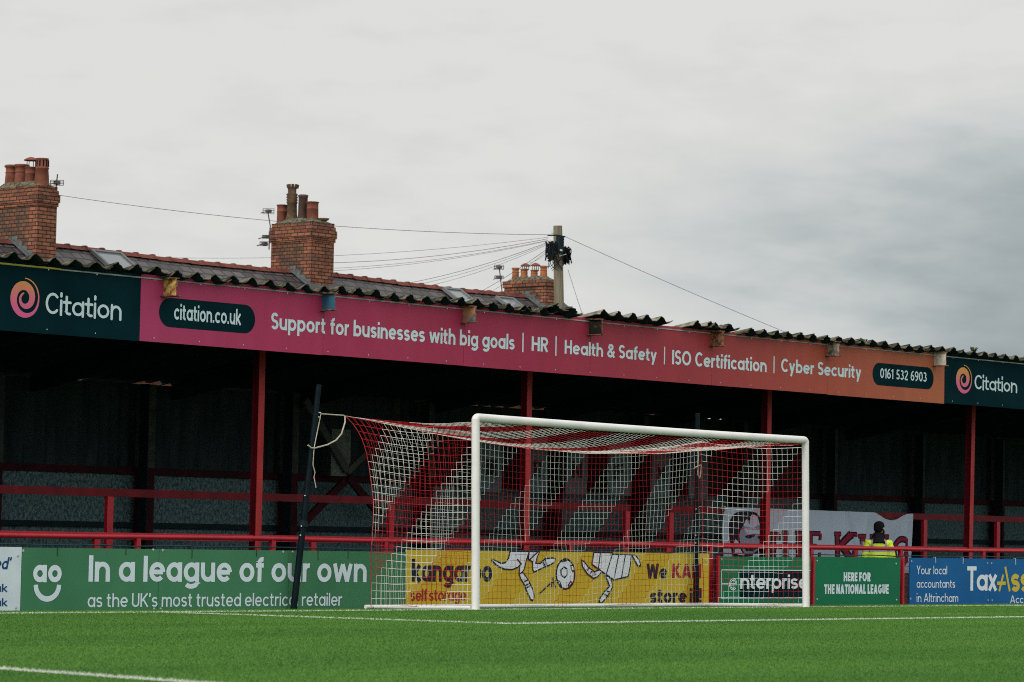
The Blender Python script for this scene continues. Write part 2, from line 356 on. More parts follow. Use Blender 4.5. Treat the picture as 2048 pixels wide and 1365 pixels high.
    if ch == 'N': return [[(h, 0), (h, 1)], [(h, 1-h*.6), (.66-h, h*.6)], [(.66-h, 0), (.66-h, 1)]], .66
    if ch == 'O': return [arc(.4, .5, .4-h, .5-h, 0, 360, 40)], .8
    if ch == 'R': return [[(h, 0), (h, 1)], [(h, 1-h)]+[(.30, 1-h)]+arc(.30, 1-h-(.5-h)/2-.01, .25-h*.6, (.5-h)/2+.01, 90, -90)[1:]+[(h, .49)], [(.27, .48), (.56-h*.5, 0)]], .57
    if ch == 'S': W_ = .56; q = (1-w)/4; return [arc(W_/2, 1-h-q, W_/2-h, q, 25, 270)+arc(W_/2, h+q, W_/2-h, q, 90, -155)[1:]], W_
    if ch == 'T': return [[(0, 1-h), (.58, 1-h)], [(.29, 0), (.29, 1)]], .58
    if ch == 'U': return [[(h, 1), (h, .3)]+arc(.31, .3, .31-h, .3-h, 180, 360)+[(.62-h, 1)]], .62
    if ch == 'W': a = .98; return [[(h, 1), (a*.27, h*.2)], [(a*.27, h*.2), (a*.5, .95)], [(a*.5, .95), (a*.73, h*.2)], [(a*.73, h*.2), (a-h, 1)]], a
    if ch == 'Y': return [[(h, 1), (.32, .44)], [(.64-h, 1), (.32, .44)], [(.32, 0), (.32, .47)]], .64
    if ch == '0': return [arc(.29, .5, .29-h, .5-h, 0, 360, 36)], .58
    if ch == '1': return [[(.22, 0), (.22, 1)], [(.02, .78), (.22, 1-h)]], .30
    if ch == '2': return [arc(.27, .72, .27-h, .28-h, 165, -35)+[(h, h)], [(h*.6, h), (.54, h)]], .54
    if ch == '3': return [arc(.26, .745, .23-h, .255-h, 150, -90), arc(.26, .265+h*.3, .28-h, .265-h*.7, 90, -150)], .55
    if ch == '5': return [[(.08+h, 1-h), (.50, 1-h)], [(.08+h, 1-h), (.06+h, .56)], arc(.27, .31, .28-h, .31-h, 140, -150)], .56
    if ch == '6': return [arc(.28, .31, .28-h, .31-h, 0, 360, 30), arc(.40, .40, .40-h, .60-h, 172, 118)+[(.42, 1-h*.4)]], .56
    if ch == '9': return [arc(.28, .69, .28-h, .31-h, 0, 360, 30), arc(.16, .60, .40-h, .60-h, -8, -62)+[(.14, h*.4)]], .56
    if ch == '.': return [[(h, 0), (h, w*1.05)]], w
    if ch == '|': return [[(h*.7, -.22), (h*.7, 1.08)]], w*.7
    if ch == "'": return [[(h, 1), (h*.5, .72)]], w
    if ch == '!': return [[(h, .3), (h, 1)], [(h, 0), (h, w*1.05)]], w
    if ch == '&': return [[(.66-h*.3, h*.2), (.21, .66)], arc(.325, 1-h-.155, .155, .155, 0, 360, 24), arc(.28, .27, .28-h, .27-h, 78, 352), [(.28+.28-h, .25), (.66-h*.3, .47)]], .68
    return [], .2
def ribbon(pts, w, closed=False, cap=False):
    """flat strip of width w along a 2-D polyline -> verts, faces (mitred joins, round caps if asked)"""
    P = [np.array(p, float) for p in pts]
    if closed or (len(P) > 3 and np.linalg.norm(P[0]-P[-1]) < 1e-6): closed = True; P = P[:-1] if np.linalg.norm(P[0]-P[-1]) < 1e-6 else P
    k = len(P); ws = w if isinstance(w, (list, tuple)) else [w]*k
    V = []; F = []
    for i in range(k):
        a = P[i-1] if (i or closed) else None; b = P[(i+1) % k] if (i < k-1 or closed) else None
        d0 = None if a is None else (P[i]-a)/max(np.linalg.norm(P[i]-a), 1e-9)
        d1 = None if b is None else (b-P[i])/max(np.linalg.norm(b-P[i]), 1e-9)
        d0 = d1 if d0 is None else d0; d1 = d0 if d1 is None else d1
        n0 = np.array((-d0[1], d0[0])); n1 = np.array((-d1[1], d1[0])); nn = n0+n1; L_ = np.linalg.norm(nn)
        nn = n0 if L_ < .3 else nn/L_; nn = nn/max(.5, nn.dot(n0))
        V += [P[i]+nn*ws[i]/2, P[i]-nn*ws[i]/2]
    for i in range(k if closed else k-1):
        j = (i+1) % k; F.append((2*i, 2*i+1, 2*j+1, 2*j))
    if cap and not closed:
        for (p, q, ww) in ((P[0], P[1], ws[0]), (P[-1], P[-2], ws[-1])):
            d = (p-q)/np.linalg.norm(p-q); nrm = np.array((-d[1], d[0])); b0 = len(V)
            V += [p+nrm*ww/2*math.cos(t)+d*ww/2*math.sin(t) for t in np.linspace(0, math.pi, 9)]
            F.append(tuple(range(b0, b0+9)))
    return [tuple(v) for v in V], F
def text_strokes(s, w=.14, xh=.70, B=.62, gap=.085, space=.30, slant=0., cap=False):
    """-> list of (verts, faces, layer) with cap height 1"""
    x = 0; out = []; wi = 0
    for ch in s:
        if ch == ' ': x += space; wi += 1; continue
        g, adv = glyph(ch, w, xh, B)
        for li, st in enumerate(g):
            if len(st) > 1 and cap:     # round ends: pull open ends in by half a stroke
                pass
            v, f = ribbon(st, w, cap=cap)
            out.append(([(a+x+slant*b, b) for a, b in v], f, li, wi))
        x += adv+gap
    return out
def put_text(mb, s, l, r, top, bot, Y, mi=0, off=.003, surf=None, **k):
    """fit the string's ink box to the photo box: left/right pixel columns, top/bottom rows at its left end, on plane y=Y"""
    st = text_strokes(s, **k)
    allv = [p for v, f, li, wi in st for p in v]
    x0, x1 = min(p[0] for p in allv), max(p[0] for p in allv); y0, y1 = min(p[1] for p in allv), max(p[1] for p in allv)
    zt, zb = W(l, top, Y).z, W(l, bot, Y).z; zm = (zt+zb)/2
    X0, X1 = xat(l, zm, Y), xat(r, zm, Y)
    for v, f, li, wi in st:
        q = []
        for a, b in v:
            X = X0+(a-x0)/(x1-x0)*(X1-X0); Z = zb+(b-y0)/(y1-y0)*(zt-zb)
            yy = Y-off-.0004*li
            if surf: yy += surf(X, Z)
            q.append((X, yy, Z))
        tgt = mb.setdefault(wi, MB()) if isinstance(mb, dict) else mb
        tgt.add(q, [tuple(reversed(t)) for t in f], mi)
    return X0, X1, zb, zt
def letters(t, m, *specs, **k):
    for sp in specs:
        words = {}
        put_text(words, *sp, **k)
        for mb in words.values(): mb.build('lettering', m, t)
def rrect(x0, x1, z0, z1, r, n=8):
    P = []
    for cx, cz, a in ((x1-r, z1-r, 0), (x0+r, z1-r, 90), (x0+r, z0+r, 180), (x1-r, z0+r, 270)):
        P += [(cx+r*math.cos(R(a+90*i/n)), cz+r*math.sin(R(a+90*i/n))) for i in range(n+1)]
    return P

# ================================================================== GROUND
def sheet(name, xs, ys, zf, m, label, kind='structure'):
    mb = MB(); nx, ny = len(xs), len(ys)
    mb.add([(x, y, zf(x, y)) for y in ys for x in xs], [(j*nx+i, j*nx+i+1, (j+1)*nx+i+1, (j+1)*nx+i) for j in range(ny-1) for i in range(nx-1)])
    return tag(mb.build(name, m), label, name.replace('_', ' '), None, kind)
def grass_mat(name, a, b, c):
    m = bpy.data.materials.new(name); m.use_nodes = True; n = m.node_tree.nodes; l = m.node_tree.links
    p = n['Principled BSDF']; p.inputs['Roughness'].default_value = .75; p.inputs['Specular IOR Level'].default_value = .15
    g = n.new('ShaderNodeNewGeometry'); t = n.new('ShaderNodeTexCoord')
    mp = n.new('ShaderNodeMapping'); l.new(t.outputs['Object'], mp.inputs[0]); mp.inputs['Scale'].default_value = (.12, .5, 1)
    z = n.new('ShaderNodeTexNoise'); z.inputs['Scale'].default_value = 1.0; z.inputs['Detail'].default_value = 4; l.new(mp.outputs[0], z.inputs['Vector'])
    z2 = n.new('ShaderNodeTexNoise'); z2.inputs['Scale'].default_value = 5; z2.inputs['Detail'].default_value = 5; l.new(t.outputs['Object'], z2.inputs['Vector'])
    r1 = n.new('ShaderNodeMapRange'); l.new(z.outputs['Fac'], r1.inputs[0]); r1.inputs[1].default_value = .38; r1.inputs[2].default_value = .62
    ad = n.new('ShaderNodeMath'); ad.operation = 'MULTIPLY_ADD'; l.new(g.outputs['Random Per Island'], ad.inputs[0]); ad.inputs[1].default_value = .38
    m2 = n.new('ShaderNodeMath'); m2.operation = 'MULTIPLY'; l.new(z2.outputs['Fac'], m2.inputs[0]); m2.inputs[1].default_value = .45; l.new(m2.outputs[0], ad.inputs[2])
    x1 = n.new('ShaderNodeMix'); x1.data_type = 'RGBA'; l.new(r1.outputs[0], x1.inputs[0]); x1.inputs[6].default_value = (*a, 1); x1.inputs[7].default_value = (*b, 1)
    x2 = n.new('ShaderNodeMix'); x2.data_type = 'RGBA'; l.new(ad.outputs[0], x2.inputs[0]); l.new(x1.outputs[2], x2.inputs[6]); x2.inputs[7].default_value = (*c, 1)
    l.new(x2.outputs[2], p.inputs['Base Color'])
    return m
TURF = grass_mat('turf', (.020, .080, .013), (.028, .10, .016), (.040, .11, .02))
BLADE = grass_mat('grass_blade', (.040, .150, .022), (.090, .232, .034), (.120, .250, .054))
CHALK = mat('painted_turf', (.66, .68, .62), .9, (.50, .54, .46), 30)
sheet('ground', [-900, -60, 60, 900], [2.45, 9, 60, 900], lambda x, y: PATH_Z, CONCG, 'worn concrete ground and path behind the boards')
sheet('pitch', [-900, -60, -20, 20, 60, 900], [-900, -60, -14, -11, -5.5, 0, 1.2, 2.42, 2.46], lambda x, y: zg(y) if y < 2.44 else PATH_Z-.2, TURF, 'green football pitch running up to the boards')
# markings: x range, y range
LINES = [('goal_line', -35, 35, -.06, .06), ('goal_area_line', -9.22, 9.22, -5.56, -5.44), ('goal_area_line', -9.22, -9.10, -5.44, -.06),
         ('penalty_area_line', -20.52, -20.39, -16.5, -.06), ('goal_area_line', 9.10, 9.22, -5.44, -.06)]
for nm, x0, x1, y0, y1 in LINES:
    mb = MB(); ys = sorted({y0, y1, *[y for y in (-14, -11, -5.5, 0) if y0 < y < y1]})
    mb.add([(x, y, zg(y)+.004) for y in ys for x in (x0, x1)], [(2*i, 2*i+1, 2*i+3, 2*i+2) for i in range(len(ys)-1)])
    tag(mb.build(nm, CHALK), 'white line painted on the turf', 'pitch line', None, 'structure')
# the turf itself
def grass():
    cells = []
    rng = RNG
    # strip-wise density: blades get a little wider and sparser farther from the touchline where people stand
    allx = []; ally = []; sz = []
    for y0 in np.arange(-17.5, 2.38, .5):
        y1 = min(y0+.5, 2.38); ym = (y0+y1)/2
        lo = min(onX(0, 1224, 0).x, -60); 
        # ground columns seen at this depth, with a margin to each side
        def xcol(px):
            a, b = -45., 30.
            for _ in range(40):
                m_ = (a+b)/2; v = Vector((m_, ym, zg(ym)))-CAM
                d = v.dot(fw)
                if d <= 1 or 1024+FPX*v.dot(rt)/d < px: a = m_
                else: b = m_
            return (a+b)/2
        xa, xb = xcol(-150), xcol(2200)
        if xb <= xa: continue
        dist = (Vector(((xa+xb)/2, ym, 0))-CAM).length
        dens = 5200 if dist < 26 else (4200 if dist < 36 else 3000)
        n_ = int((xb-xa)*(y1-y0)*dens)
        allx.append(rng.uniform(xa, xb, n_)); ally.append(rng.uniform(y0, y1, n_)); sz.append(np.full(n_, .0032+.00011*dist))
    x = np.concatenate(allx); y = np.concatenate(ally); w = np.concatenate(sz); n = len(x)
    z = np.interp(y, [-60, -14, -11, -5.5, 0, 2.4], [-.012, -.012, 0, .025, -.02, -.078])
    white = np.zeros(n, bool)
    for nm, x0, x1, y0, y1 in LINES:
        j = rng.normal(0, .010, n); white |= (x > x0+j) & (x < x1+j) & (y > y0+j) & (y < y1+j)
    h = rng.uniform(.008, .019, n)*np.where(y > 2.1, 1.4, 1); h = np.where(white, h*1.35, h)
    th = rng.uniform(0, 2*np.pi, n); lean = rng.uniform(.2, 1.1, n)*h; la = rng.uniform(0, 2*np.pi, n)
    V = np.empty((n, 3, 3)); dx = np.cos(th)*w/2*rng.uniform(.7, 1.3, n); dy = np.sin(th)*w/2
    V[:, 0] = np.stack([x-dx, y-dy, z], 1); V[:, 1] = np.stack([x+dx, y+dy, z], 1)
    V[:, 2] = np.stack([x+lean*np.cos(la), y+lean*np.sin(la), z+h], 1)
    me = bpy.data.meshes.new('grass_blades'); me.vertices.add(3*n); me.vertices.foreach_set('co', V.ravel())
    me.loops.add(3*n); me.loops.foreach_set('vertex_index', np.arange(3*n, dtype=np.int32))
    me.polygons.add(n); me.polygons.foreach_set('loop_start', np.arange(0, 3*n, 3, dtype=np.int32))
    me.materials.append(BLADE); me.materials.append(CHALK)
    me.polygons.foreach_set('material_index', white.astype(np.int32)); me.update(calc_edges=True)
    o = bpy.data.objects.new('grass', me); C.objects.link(o)
    tag(o, 'short green grass of the football pitch', 'grass', None, 'stuff'); print('blades', n)
grass()

# ================================================================== PERIMETER BOARDS
YB = 2.25           # face of the boards
def board(name, label, l, r, top_l, m, group='advertising boards along the pitch edge', top_z=None, seams=()):
    zt = top_z if top_z is not None else W(l, top_l, YB).z
    zb = zg(YB)-.004; x0, x1 = xat(l, .35, YB), xat(r, .35, YB)
    t = thing(name, label, 'advertising board', ((x0+x1)/2, YB+.02, zb), group)
    ed = [x0]+[xat(s, .35, YB) for s in seams]+[x1]
    for a, b in zip(ed[:-1], ed[1:]):
        k = (.004 if a != x0 else 0); mb = MB().box((a+k, YB, zb+random.uniform(0, .006)), (b-(.004 if b != x1 else 0), YB+.022, zt+random.uniform(-.004, .004)))
        mb.build('panel', m, t)
    return t, x0, x1, zb, zt
def bolts(t, pts, m=GALV, r=.017, Y=YB, nm='bolt'):
    for px, py in pts:
        p = W(px, py, Y); mb = MB()
        for (rr, d0, d1) in ((r, .0, .005), (r*.5, .005, .012)):
            n = 10; a = [(p.x+rr*math.cos(2*math.pi*i/n), Y-d0-.0005, p.z+rr*math.sin(2*math.pi*i/n)) for i in range(n)]
            b = [(q[0], Y-d1-.0005, q[2]) for q in a]
            mb.add(a+b, [(i, (i+1) % n, n+(i+1) % n, n+i) for i in range(n)]+[tuple(range(n, 2*n))])
        mb.build(nm, m, t)
def ties(t, pts, m, drop=.13):
    for px, py in pts:
        p = W(px, py, YB); mb = MB()
        mb.tube([(p.x, YB+.05, p.z+.012), (p.x, YB-.004, p.z+.018), (p.x+random.uniform(-.004, .004), YB-.005, p.z-drop*random.uniform(.6, 1))], .0042, 5)
        mb.build('cable_tie', m, t)

# white board, left edge
t, x0, x1, zb, zt = board('advertising_board', 'white advertising board with dark blue lettering, cut by the left edge', -220, 42, 1091, WBOARD)
letters(t, BLUET, ("ed'", -10, 24, 1114, 1139, YB), slant=.22, w=.16); letters(t, BLUET, ("co.uk", -42, 15, 1168, 1185, YB), ("co.uk", -42, 15, 1197, 1214, YB), w=.14)
bolts(t, [(36, 1112), (32, 1216)])

# mid green board with smile emblem
t, x0, x1, zb, zt = board('advertising_board', 'mid green board with pale smile emblem reading In a league of our own', 43, 811, 1095, GREENA, seams=(317, 577))
letters(t, LETTERB, ('In a league of our own', 177, 733, 1111, 1178, YB), w=.185, xh=.76, B=.70, gap=.075, space=.30)
letters(t, LETTERB, ("as the UK's most trusted electrical retailer", 175, 684, 1186, 1216, YB), w=.125, xh=.73, B=.62, gap=.095, space=.26)
mb = MB(); put_text(mb, 'ao', 66, 123, 1130, 1165, YB, w=.30, xh=1., B=1.0, gap=.10)
# smile
pa, pb, pc = W(66, 1170, YB), W(123, 1170, YB), W(94, 1204, YB)
xc = (pa.x+pb.x)/2; rx = (pb.x-pa.x)/2; rz = pa.z-pc.z; wd = .068
st = arc(xc, pa.z, rx-wd*.62, rz-wd*.5, 180, 360, 28); v, f = ribbon(st, wd)
mb.add([(a, YB-.003, b) for a, b in v], [tuple(reversed(q)) for q in f]); mb.build('emblem', LETTERB, t)
bolts(t, [(46, 1102), (306, 1100), (325, 1101), (566, 1104), (585, 1104), (810, 1112), (308, 1218), (321, 1218)])
ties(t, [(115, 1096), (252, 1097), (384, 1099), (513, 1100), (636, 1102), (696, 1103)], TIE)

# yellow board
ZY = W(1000, 1102, YB).z
t, x0, x1, zb, zt = board('advertising_board', 'yellow board behind the goal net with a football and kicking legs', 812, 1418, 1097, YEL, top_z=ZY, seams=(1224,))
letters(t, NAVY, ('kangaroo', 823, 984, 1118, 1176, YB), w=.20, xh=.72, B=.64, gap=.05)
letters(t, CRIM, ('self storage', 821, 932, 1178, 1209, YB), w=.15, xh=.70, B=.60, gap=.05, space=.14)
letters(t, NAVY, ('We', 1293, 1334, 1127, 1158, YB), ('store it!', 1300, 1403, 1177, 1206, YB), w=.2, xh=.69, B=.62, gap=.05, space=.18)
letters(t, CRIM, ('KAN', 1344, 1402, 1126, 1158, YB), w=.19, gap=.06)
def z3(pts):        # points read off an enlargement of this board
    out = []
    for x, y in pts:
        p = W(980+x/6.4, 1090+y/6.4, YB); out.append((p.x, min(p.z, zt-.004)))
    return out
fills = MB(); lines = MB(); kk = [0]
def shape(pts, closed=True, lw=.022, fill=True):
    q = z3(pts); kk[0] += 1; d = .002+.0008*kk[0]
    if fill: fills.poly([(a, YB-d, b) for a, b in q])
    v, f = ribbon(q+[q[0]] if closed else q, lw); lines.add([(a, YB-d-.0004, b) for a, b in v], [tuple(reversed(g)) for g in f])
# ball
shape([(965+118*math.cos(R(a)), 375-190*math.sin(R(a))) for a in range(0, 360, 10)], lw=.03)
shape([(905, 325), (945, 285), (985, 310), (985, 385), (950, 420), (908, 385)], lw=.026)
for pts in ([(1030, 265), (1062, 262), (1076, 310), (1060, 348), (1038, 310)], [(998, 520), (1030, 470), (1050, 490), (1010, 535)], [(862, 460), (890, 470), (908, 520), (885, 510)]):
    shape(pts, lw=.022)
q_ = z3([(905, 205), (925, 182), (975, 180), (1000, 190), (965, 215), (930, 225)]); lines.poly([(a, YB-.0075, b) for a, b in q_])
# kicking legs
shape([(255, 72), (498, 76), (455, 215), (440, 300), (412, 345), (370, 380), (372, 320), (385, 250), (350, 290), (280, 318), (180, 312), (90, 268), (20, 200), (25, 182), (60, 200), (140, 240), (195, 228), (235, 170)])
shape([(500, 76), (630, 80), (595, 170), (580, 235), (640, 240), (700, 180), (800, 168), (830, 180), (822, 220), (770, 255), (680, 290), (560, 350), (545, 320), (540, 220), (485, 180)])
shape([(372, 375), (412, 350), (450, 400), (500, 480), (545, 580), (560, 660), (550, 712), (520, 705), (470, 600), (430, 500), (385, 430)])
shape([(1168, 200), (1200, 215), (1250, 285), (1330, 345), (1400, 320), (1425, 345), (1370, 410), (1320, 430), (1240, 370), (1180, 280)])
shape([(1325, 98), (1560, 102), (1520, 250), (1480, 380), (1300, 250)])
shape([(1562, 120), (1800, 128), (1790, 260), (1760, 405), (1580, 450), (1480, 380), (1520, 250)])
shape([(1810, 130), (1850, 130), (1905, 200), (1920, 270), (1885, 270), (1855, 210)])
shape([(1470, 400), (1515, 410), (1550, 470), (1560, 540), (1520, 620), (1470, 690), (1420, 745), (1392, 735), (1400, 690), (1450, 610), (1525, 530), (1500, 460)])
for a, b in (((1405, 100), (1380, 300)), ((1640, 125), (1580, 430)), ((1725, 125), (1675, 420)), ((340, 180), (395, 250)), ((625, 625), (770, 490)), ((770, 490), (830, 460)), ((795, 410), (800, 480)), ((800, 480), (830, 550)), ((765, 490), (780, 545)), ((430, 470), (470, 450)), ((440, 520), (500, 490)), ((455, 550), (510, 520)), ((655, 200), (690, 270)), ((690, 190), (715, 260)), ((1230, 330), (1260, 285)), ((1270, 370), (1295, 325)), ((1450, 630), (1500, 660)), ((1480, 590), (1530, 610)), ((600, 80), (480, 200)), ((1320, 345), (1330, 390))):
    shape([a, b], False, .020, False)
fills.build('printed_artwork', BWHITE, t); lines.build('printed_outline', NAVY, t)
bolts(t, [(1030, 1110), (1221, 1114), (1226, 1117), (1412, 1122), (1090, 1113), (1160, 1112)])

# deep green boards
t, x0, x1, zb, zt = board('advertising_board', 'deep green board with dark panel seen through the right of the net', 1438, 1621, 1113, GREENB)
def zrect(mb, l, r, ty, by, Y, off, mi=0):
    p = W(l, ty, Y); q = W(l, by, Y); xr = xat(r, (p.z+q.z)/2, Y); xl = xat(l, (p.z+q.z)/2, Y)
    mb.add([(xl, Y-off, q.z), (xr, Y-off, q.z), (xr, Y-off, p.z), (xl, Y-off, p.z)], [(0, 1, 2, 3)], mi); return xl, xr, q.z, p.z
mb = MB(); xl, xr, z0, z1 = zrect(mb, 1480, 1640, 1141, 1196, YB, .002)
mb = MB(); xl = xat(1480, .4, YB); xr = x1-.01; mb.add([(xl, YB-.002, z0), (xr, YB-.002, z0), (xr, YB-.002, z1), (xl, YB-.002, z1)], [(0, 1, 2, 3)]); mb.build('dark_print', TEALD, t)
mb = MB(); xf = xat(1443, .4, YB)
v, f = ribbon([(xr, z0-.004), (xf, z0-.004), (xf, z1+.004), (xr, z1+.004)], .014); mb.add([(a, YB-.0028, b) for a, b in v], [tuple(reversed(q)) for q in f])
mb.build('printed_frame', BWHITE, t); letters(t, BWHITE, ('nterprise', 1480, 1616, 1149, 1186, YB), w=.165, xh=.74, B=.70, gap=.06, off=.0036); mb = MB()
ec = W(1466, 1169, YB); er = .088
for rr, a0, a1 in ((er, 12, 318), (er*.70, 12, 318)):
    v, f = ribbon(arc(ec.x, ec.z, rr*1.06, rr, a0, a1), .014); mb.add([(a, YB-.0036, b) for a, b in v], [tuple(reversed(q)) for q in f])
for dz in (-.010, .012):
    v, f = ribbon([(xf, ec.z+dz), (ec.x+er*1.05, ec.z+dz)], .010); mb.add([(a, YB-.0042, b) for a, b in v], [tuple(reversed(q)) for q in f])
mb.build('emblem', BWHITE, t)
bolts(t, [(1443, 1119)])
t, x0, x1, zb, zt = board('advertising_board', 'deep green board reading HERE FOR THE NATIONAL LEAGUE, right of the goal', 1628, 1800, 1114, GREENB)
letters(t, LETTERB, ('HERE FOR', 1687, 1741, 1145, 1164, YB), ('THE NATIONAL LEAGUE', 1648, 1777, 1169, 1189, YB), w=.24, gap=.09, space=.24)
bolts(t, [(1634, 1122), (1792, 1128), (1634, 1199), (1793, 1200)])
t, x0, x1, zb, zt = board('advertising_board', 'bright blue board with white and yellow lettering at the right edge', 1820, 2330, 1116, BLUE, seams=(1980,))
letters(t, BWHITE, ('Your local', 1833, 1894, 1131, 1149, YB), ('accountants', 1833, 1910, 1161, 1176, YB), ('in Altrincham', 1833, 1916, 1187, 1205, YB), ('Accountants', 2020, 2110, 1191, 1207, YB), w=.11, xh=.66, B=.6, gap=.09)
letters(t, BWHITE, ('Tax', 1934, 1994, 1133, 1184, YB), w=.17, xh=.66, B=.68, gap=.02)
letters(t, LYEL, ('ss', 2022, 2058, 1148, 1184, YB), w=.27, xh=1., B=1.05, gap=.08)
mb = MB()
for a, b, lw, k in (((1998, 1183), (2006, 1150), .055, 0), ((1994, 1167), (2011, 1167), .06, 1), ((2010, 1134), (2019, 1183), .058, 2)):
    p, q = W(*a, YB), W(*b, YB); v, f = ribbon([(p.x, p.z), (q.x, q.z)], lw); mb.add([(c_, YB-.004-.0004*k, d_) for c_, d_ in v], [tuple(reversed(g)) for g in f])
mb.build('lettering', LYEL, t)
bolts(t, [(1823, 1123), (1821, 1198), (1975, 1127), (1983, 1127), (1976, 1201), (1984, 1201)])
ties(t, [(1871, 1117), (1926, 1118), (2031, 1119)], TIEW)

# low fence that carries the boards: posts, wire mesh, dark top wire
t = thing('pitch_fence', 'low red wire mesh fence standing behind the advertising boards', 'fence', (0, 2.3, -.07))
YF = 2.30
for i, px in enumerate((-40, 190, 440, 700, 930, 1190, 1432, 1623, 1802, 1985, 2160)):
    x = xat(px, .4, YF)
    if px in (1432, 1623, 1802): MB().box((x-.022, YF-.055, -.1), (x+.022, YF-.015, .715)).build('post', RED, t)
    else: MB().box((x-.02, YF, -.1), (x+.02, YF+.04, .66)).build('post', RED, t)
mb = MB(); xA, xB = xat(-60, .4, YF), xat(2200, .4, YF)
nxt = xA
while nxt < xB: mb.add([(nxt-.0028, YF, -.06), (nxt+.0028, YF, -.06), (nxt+.0028, YF, .715), (nxt-.0028, YF, .715)], [(0, 1, 2, 3)]); nxt += .052
z = -.03
while z < .72: mb.add([(xA, YF-.004, z-.003), (xB, YF-.004, z-.003), (xB, YF-.004, z+.003), (xA, YF-.004, z+.003)], [(0, 1, 2, 3)]); z += .075
mb.build('wire_mesh', mat('red_wire', (.30, .02, .03), .6), t)
pts = [(xA+(xB-xA)*i/60, YF-.01, .755-.018*abs(math.sin(i*.8))*(.4+.6*(i % 3 == 0))) for i in range(61)]
MB().tube(pts, .009, 6).build('top_wire', mat('teal_cable', (.012, .05, .065), .5), t)

# ================================================================== BARRIER RAILS
YT = 2.75
t = thing('barrier_rail', 'red round tube rail on short posts just behind the boards', 'barrier', (0, YT, PATH_Z))
zr = W(1024, 1086, YT).z
pts = [(x, YT, zr+.006*math.sin(x*.9)) for x in np.arange(-14, 22.1, 1.0)]
MB().tube(pts, .034, 14).build('rail', RED, t)
for px in (-160, 275, 545, 770, 1140, 1420, 1622, 1801, 1966, 2120):
    x = xat(px, .8, YT); mb = MB().box((x-.035, YT-.03, PATH_Z), (x+.035, YT+.03, zr-.02)); mb.build('post', RED, t)
YR = 3.95
t = thing('barrier_rail', 'flat red steel rail running between the stand columns', 'barrier', (0, YR, PATH_Z))
for a, b, ya in ((-300, 2300, 0),):
    z0 = W(400, 1075, YR).z
    MB().box((xat(a, z0, YR), YR-.03, z0-.045), (xat(b, z0, YR), YR+.03, z0+.045)).build('rail', RED, t)
for px in (192, 625, 1335, 1710, 2110): 
    x = xat(px, .7, YR); MB().box((x-.05, YR-.027, PATH_Z), (x+.05, YR+.027, z0-.046)).build('post', RED, t)
YU = 5.1
t = thing('barrier_rail', 'upper dull red crush rail with square posts on the terrace', 'barrier', (0, YU, -.2))
zu = W(740, 1001, YU).z
for a, b in ((-300, 1256), (1336, 2300)):
    MB().box((xat(a, zu, YU), YU-.035, zu-.055), (xat(b, zu, YU), YU+.035, zu+.055)).build('rail', mat('dull_red_rail', (.16, .011, .018), .6, (.10, .008, .012), 3), t)
for px in (-200, 217, 780, 1252, 1340, 1650, 1848, 1994, 2200):
    x = xat(px, 1., YU); MB().box((x-.055, YU-.033, -.45), (x+.055, YU+.033, zu-.056)).build('post', RED, t)

# ================================================================== GRANDSTAND
SX0, SX1 = -17.0, 27.0
YFA = 2.85; YRW = 9.0
ZFB, ZFT = 3.40, 4.27
st = thing('grandstand', 'old covered terrace stand with mossy corrugated roof and red columns', 'grandstand', (4, 4, PATH_Z))
# roof sheets: pronounced ridges every .34 m, sloping down to the back
def prof(u):
    """height of the sheet across one .34 m corrugation, u in 0..1"""
    u = u % 1
    k = min(1, abs(u-.5)/.34); t = 1-k          # a blunt triangular ridge between flat valleys
    return .088*(t*(1.25-.25*t) if t < .8 else .80+.2*(1-((1-t)/.2)**2)*.6+.04) if t > .12 else .088*t*t*9.0
def zroof(y, lift=0): return 4.247+lift-(y-2.85)*.160
def roof_sheet(x0, ncor, yf=2.70, yb=9.5, m=MOSS, lift=0., tilt=0., side=0., jag=.0, cap=True):
    mb = MB(); px_ = []; nper = 14
    for i in range(ncor*nper+1+4): px_.append((x0+i/nper*.342, prof(i/nper)))
    ys = [yf, yf+.5, yf+1.6, 4.5, 6.2, 8, yb]; k = len(px_)
    def zz(i, y): return zroof(y, lift)+px_[i][1]+tilt*max(0, 1-(y-yf)/2.5)+side*(px_[i][0]-x0)
    jit = [random.uniform(-jag, jag) for _ in range(k)]
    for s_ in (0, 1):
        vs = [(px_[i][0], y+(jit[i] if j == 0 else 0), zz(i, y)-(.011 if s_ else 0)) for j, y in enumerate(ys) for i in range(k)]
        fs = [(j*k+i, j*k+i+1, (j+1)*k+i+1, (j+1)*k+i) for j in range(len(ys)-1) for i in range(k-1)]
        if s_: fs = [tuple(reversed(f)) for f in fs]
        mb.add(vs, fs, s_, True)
    def edge(idx):
        a = [(px_[i][0], ys[j]+(jit[i] if j == 0 else 0), zz(i, ys[j])) for i, j in idx]
        b = [(p[0], p[1], p[2]-.011) for p in a]
        mb.add(a+b, [(q, q+1, len(a)+q+1, len(a)+q) for q in range(len(a)-1)], 2)
    edge([(i, 0) for i in range(k)]); edge([(0, j) for j in range(len(ys))]); edge([(k-1, j) for j in range(len(ys))])
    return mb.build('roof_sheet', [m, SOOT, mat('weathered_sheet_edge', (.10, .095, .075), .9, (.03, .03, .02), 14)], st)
def rear_end(x):
    for l_, r_ in ((85, 150), (330, 620), (880, 1000), (1090, 1230), (1290, 1460)):
        if xat(l_, 3.3, 9.2)-.9 < x < xat(r_, 3.3, 9.2): return 9.16
    return 9.75
x = SX0; i = 0
xb0, xb1, xb2 = xat(1108, 4.3, 2.6), xat(1230, 4.3, 2.6), xat(1395, 4.3, 2.6)
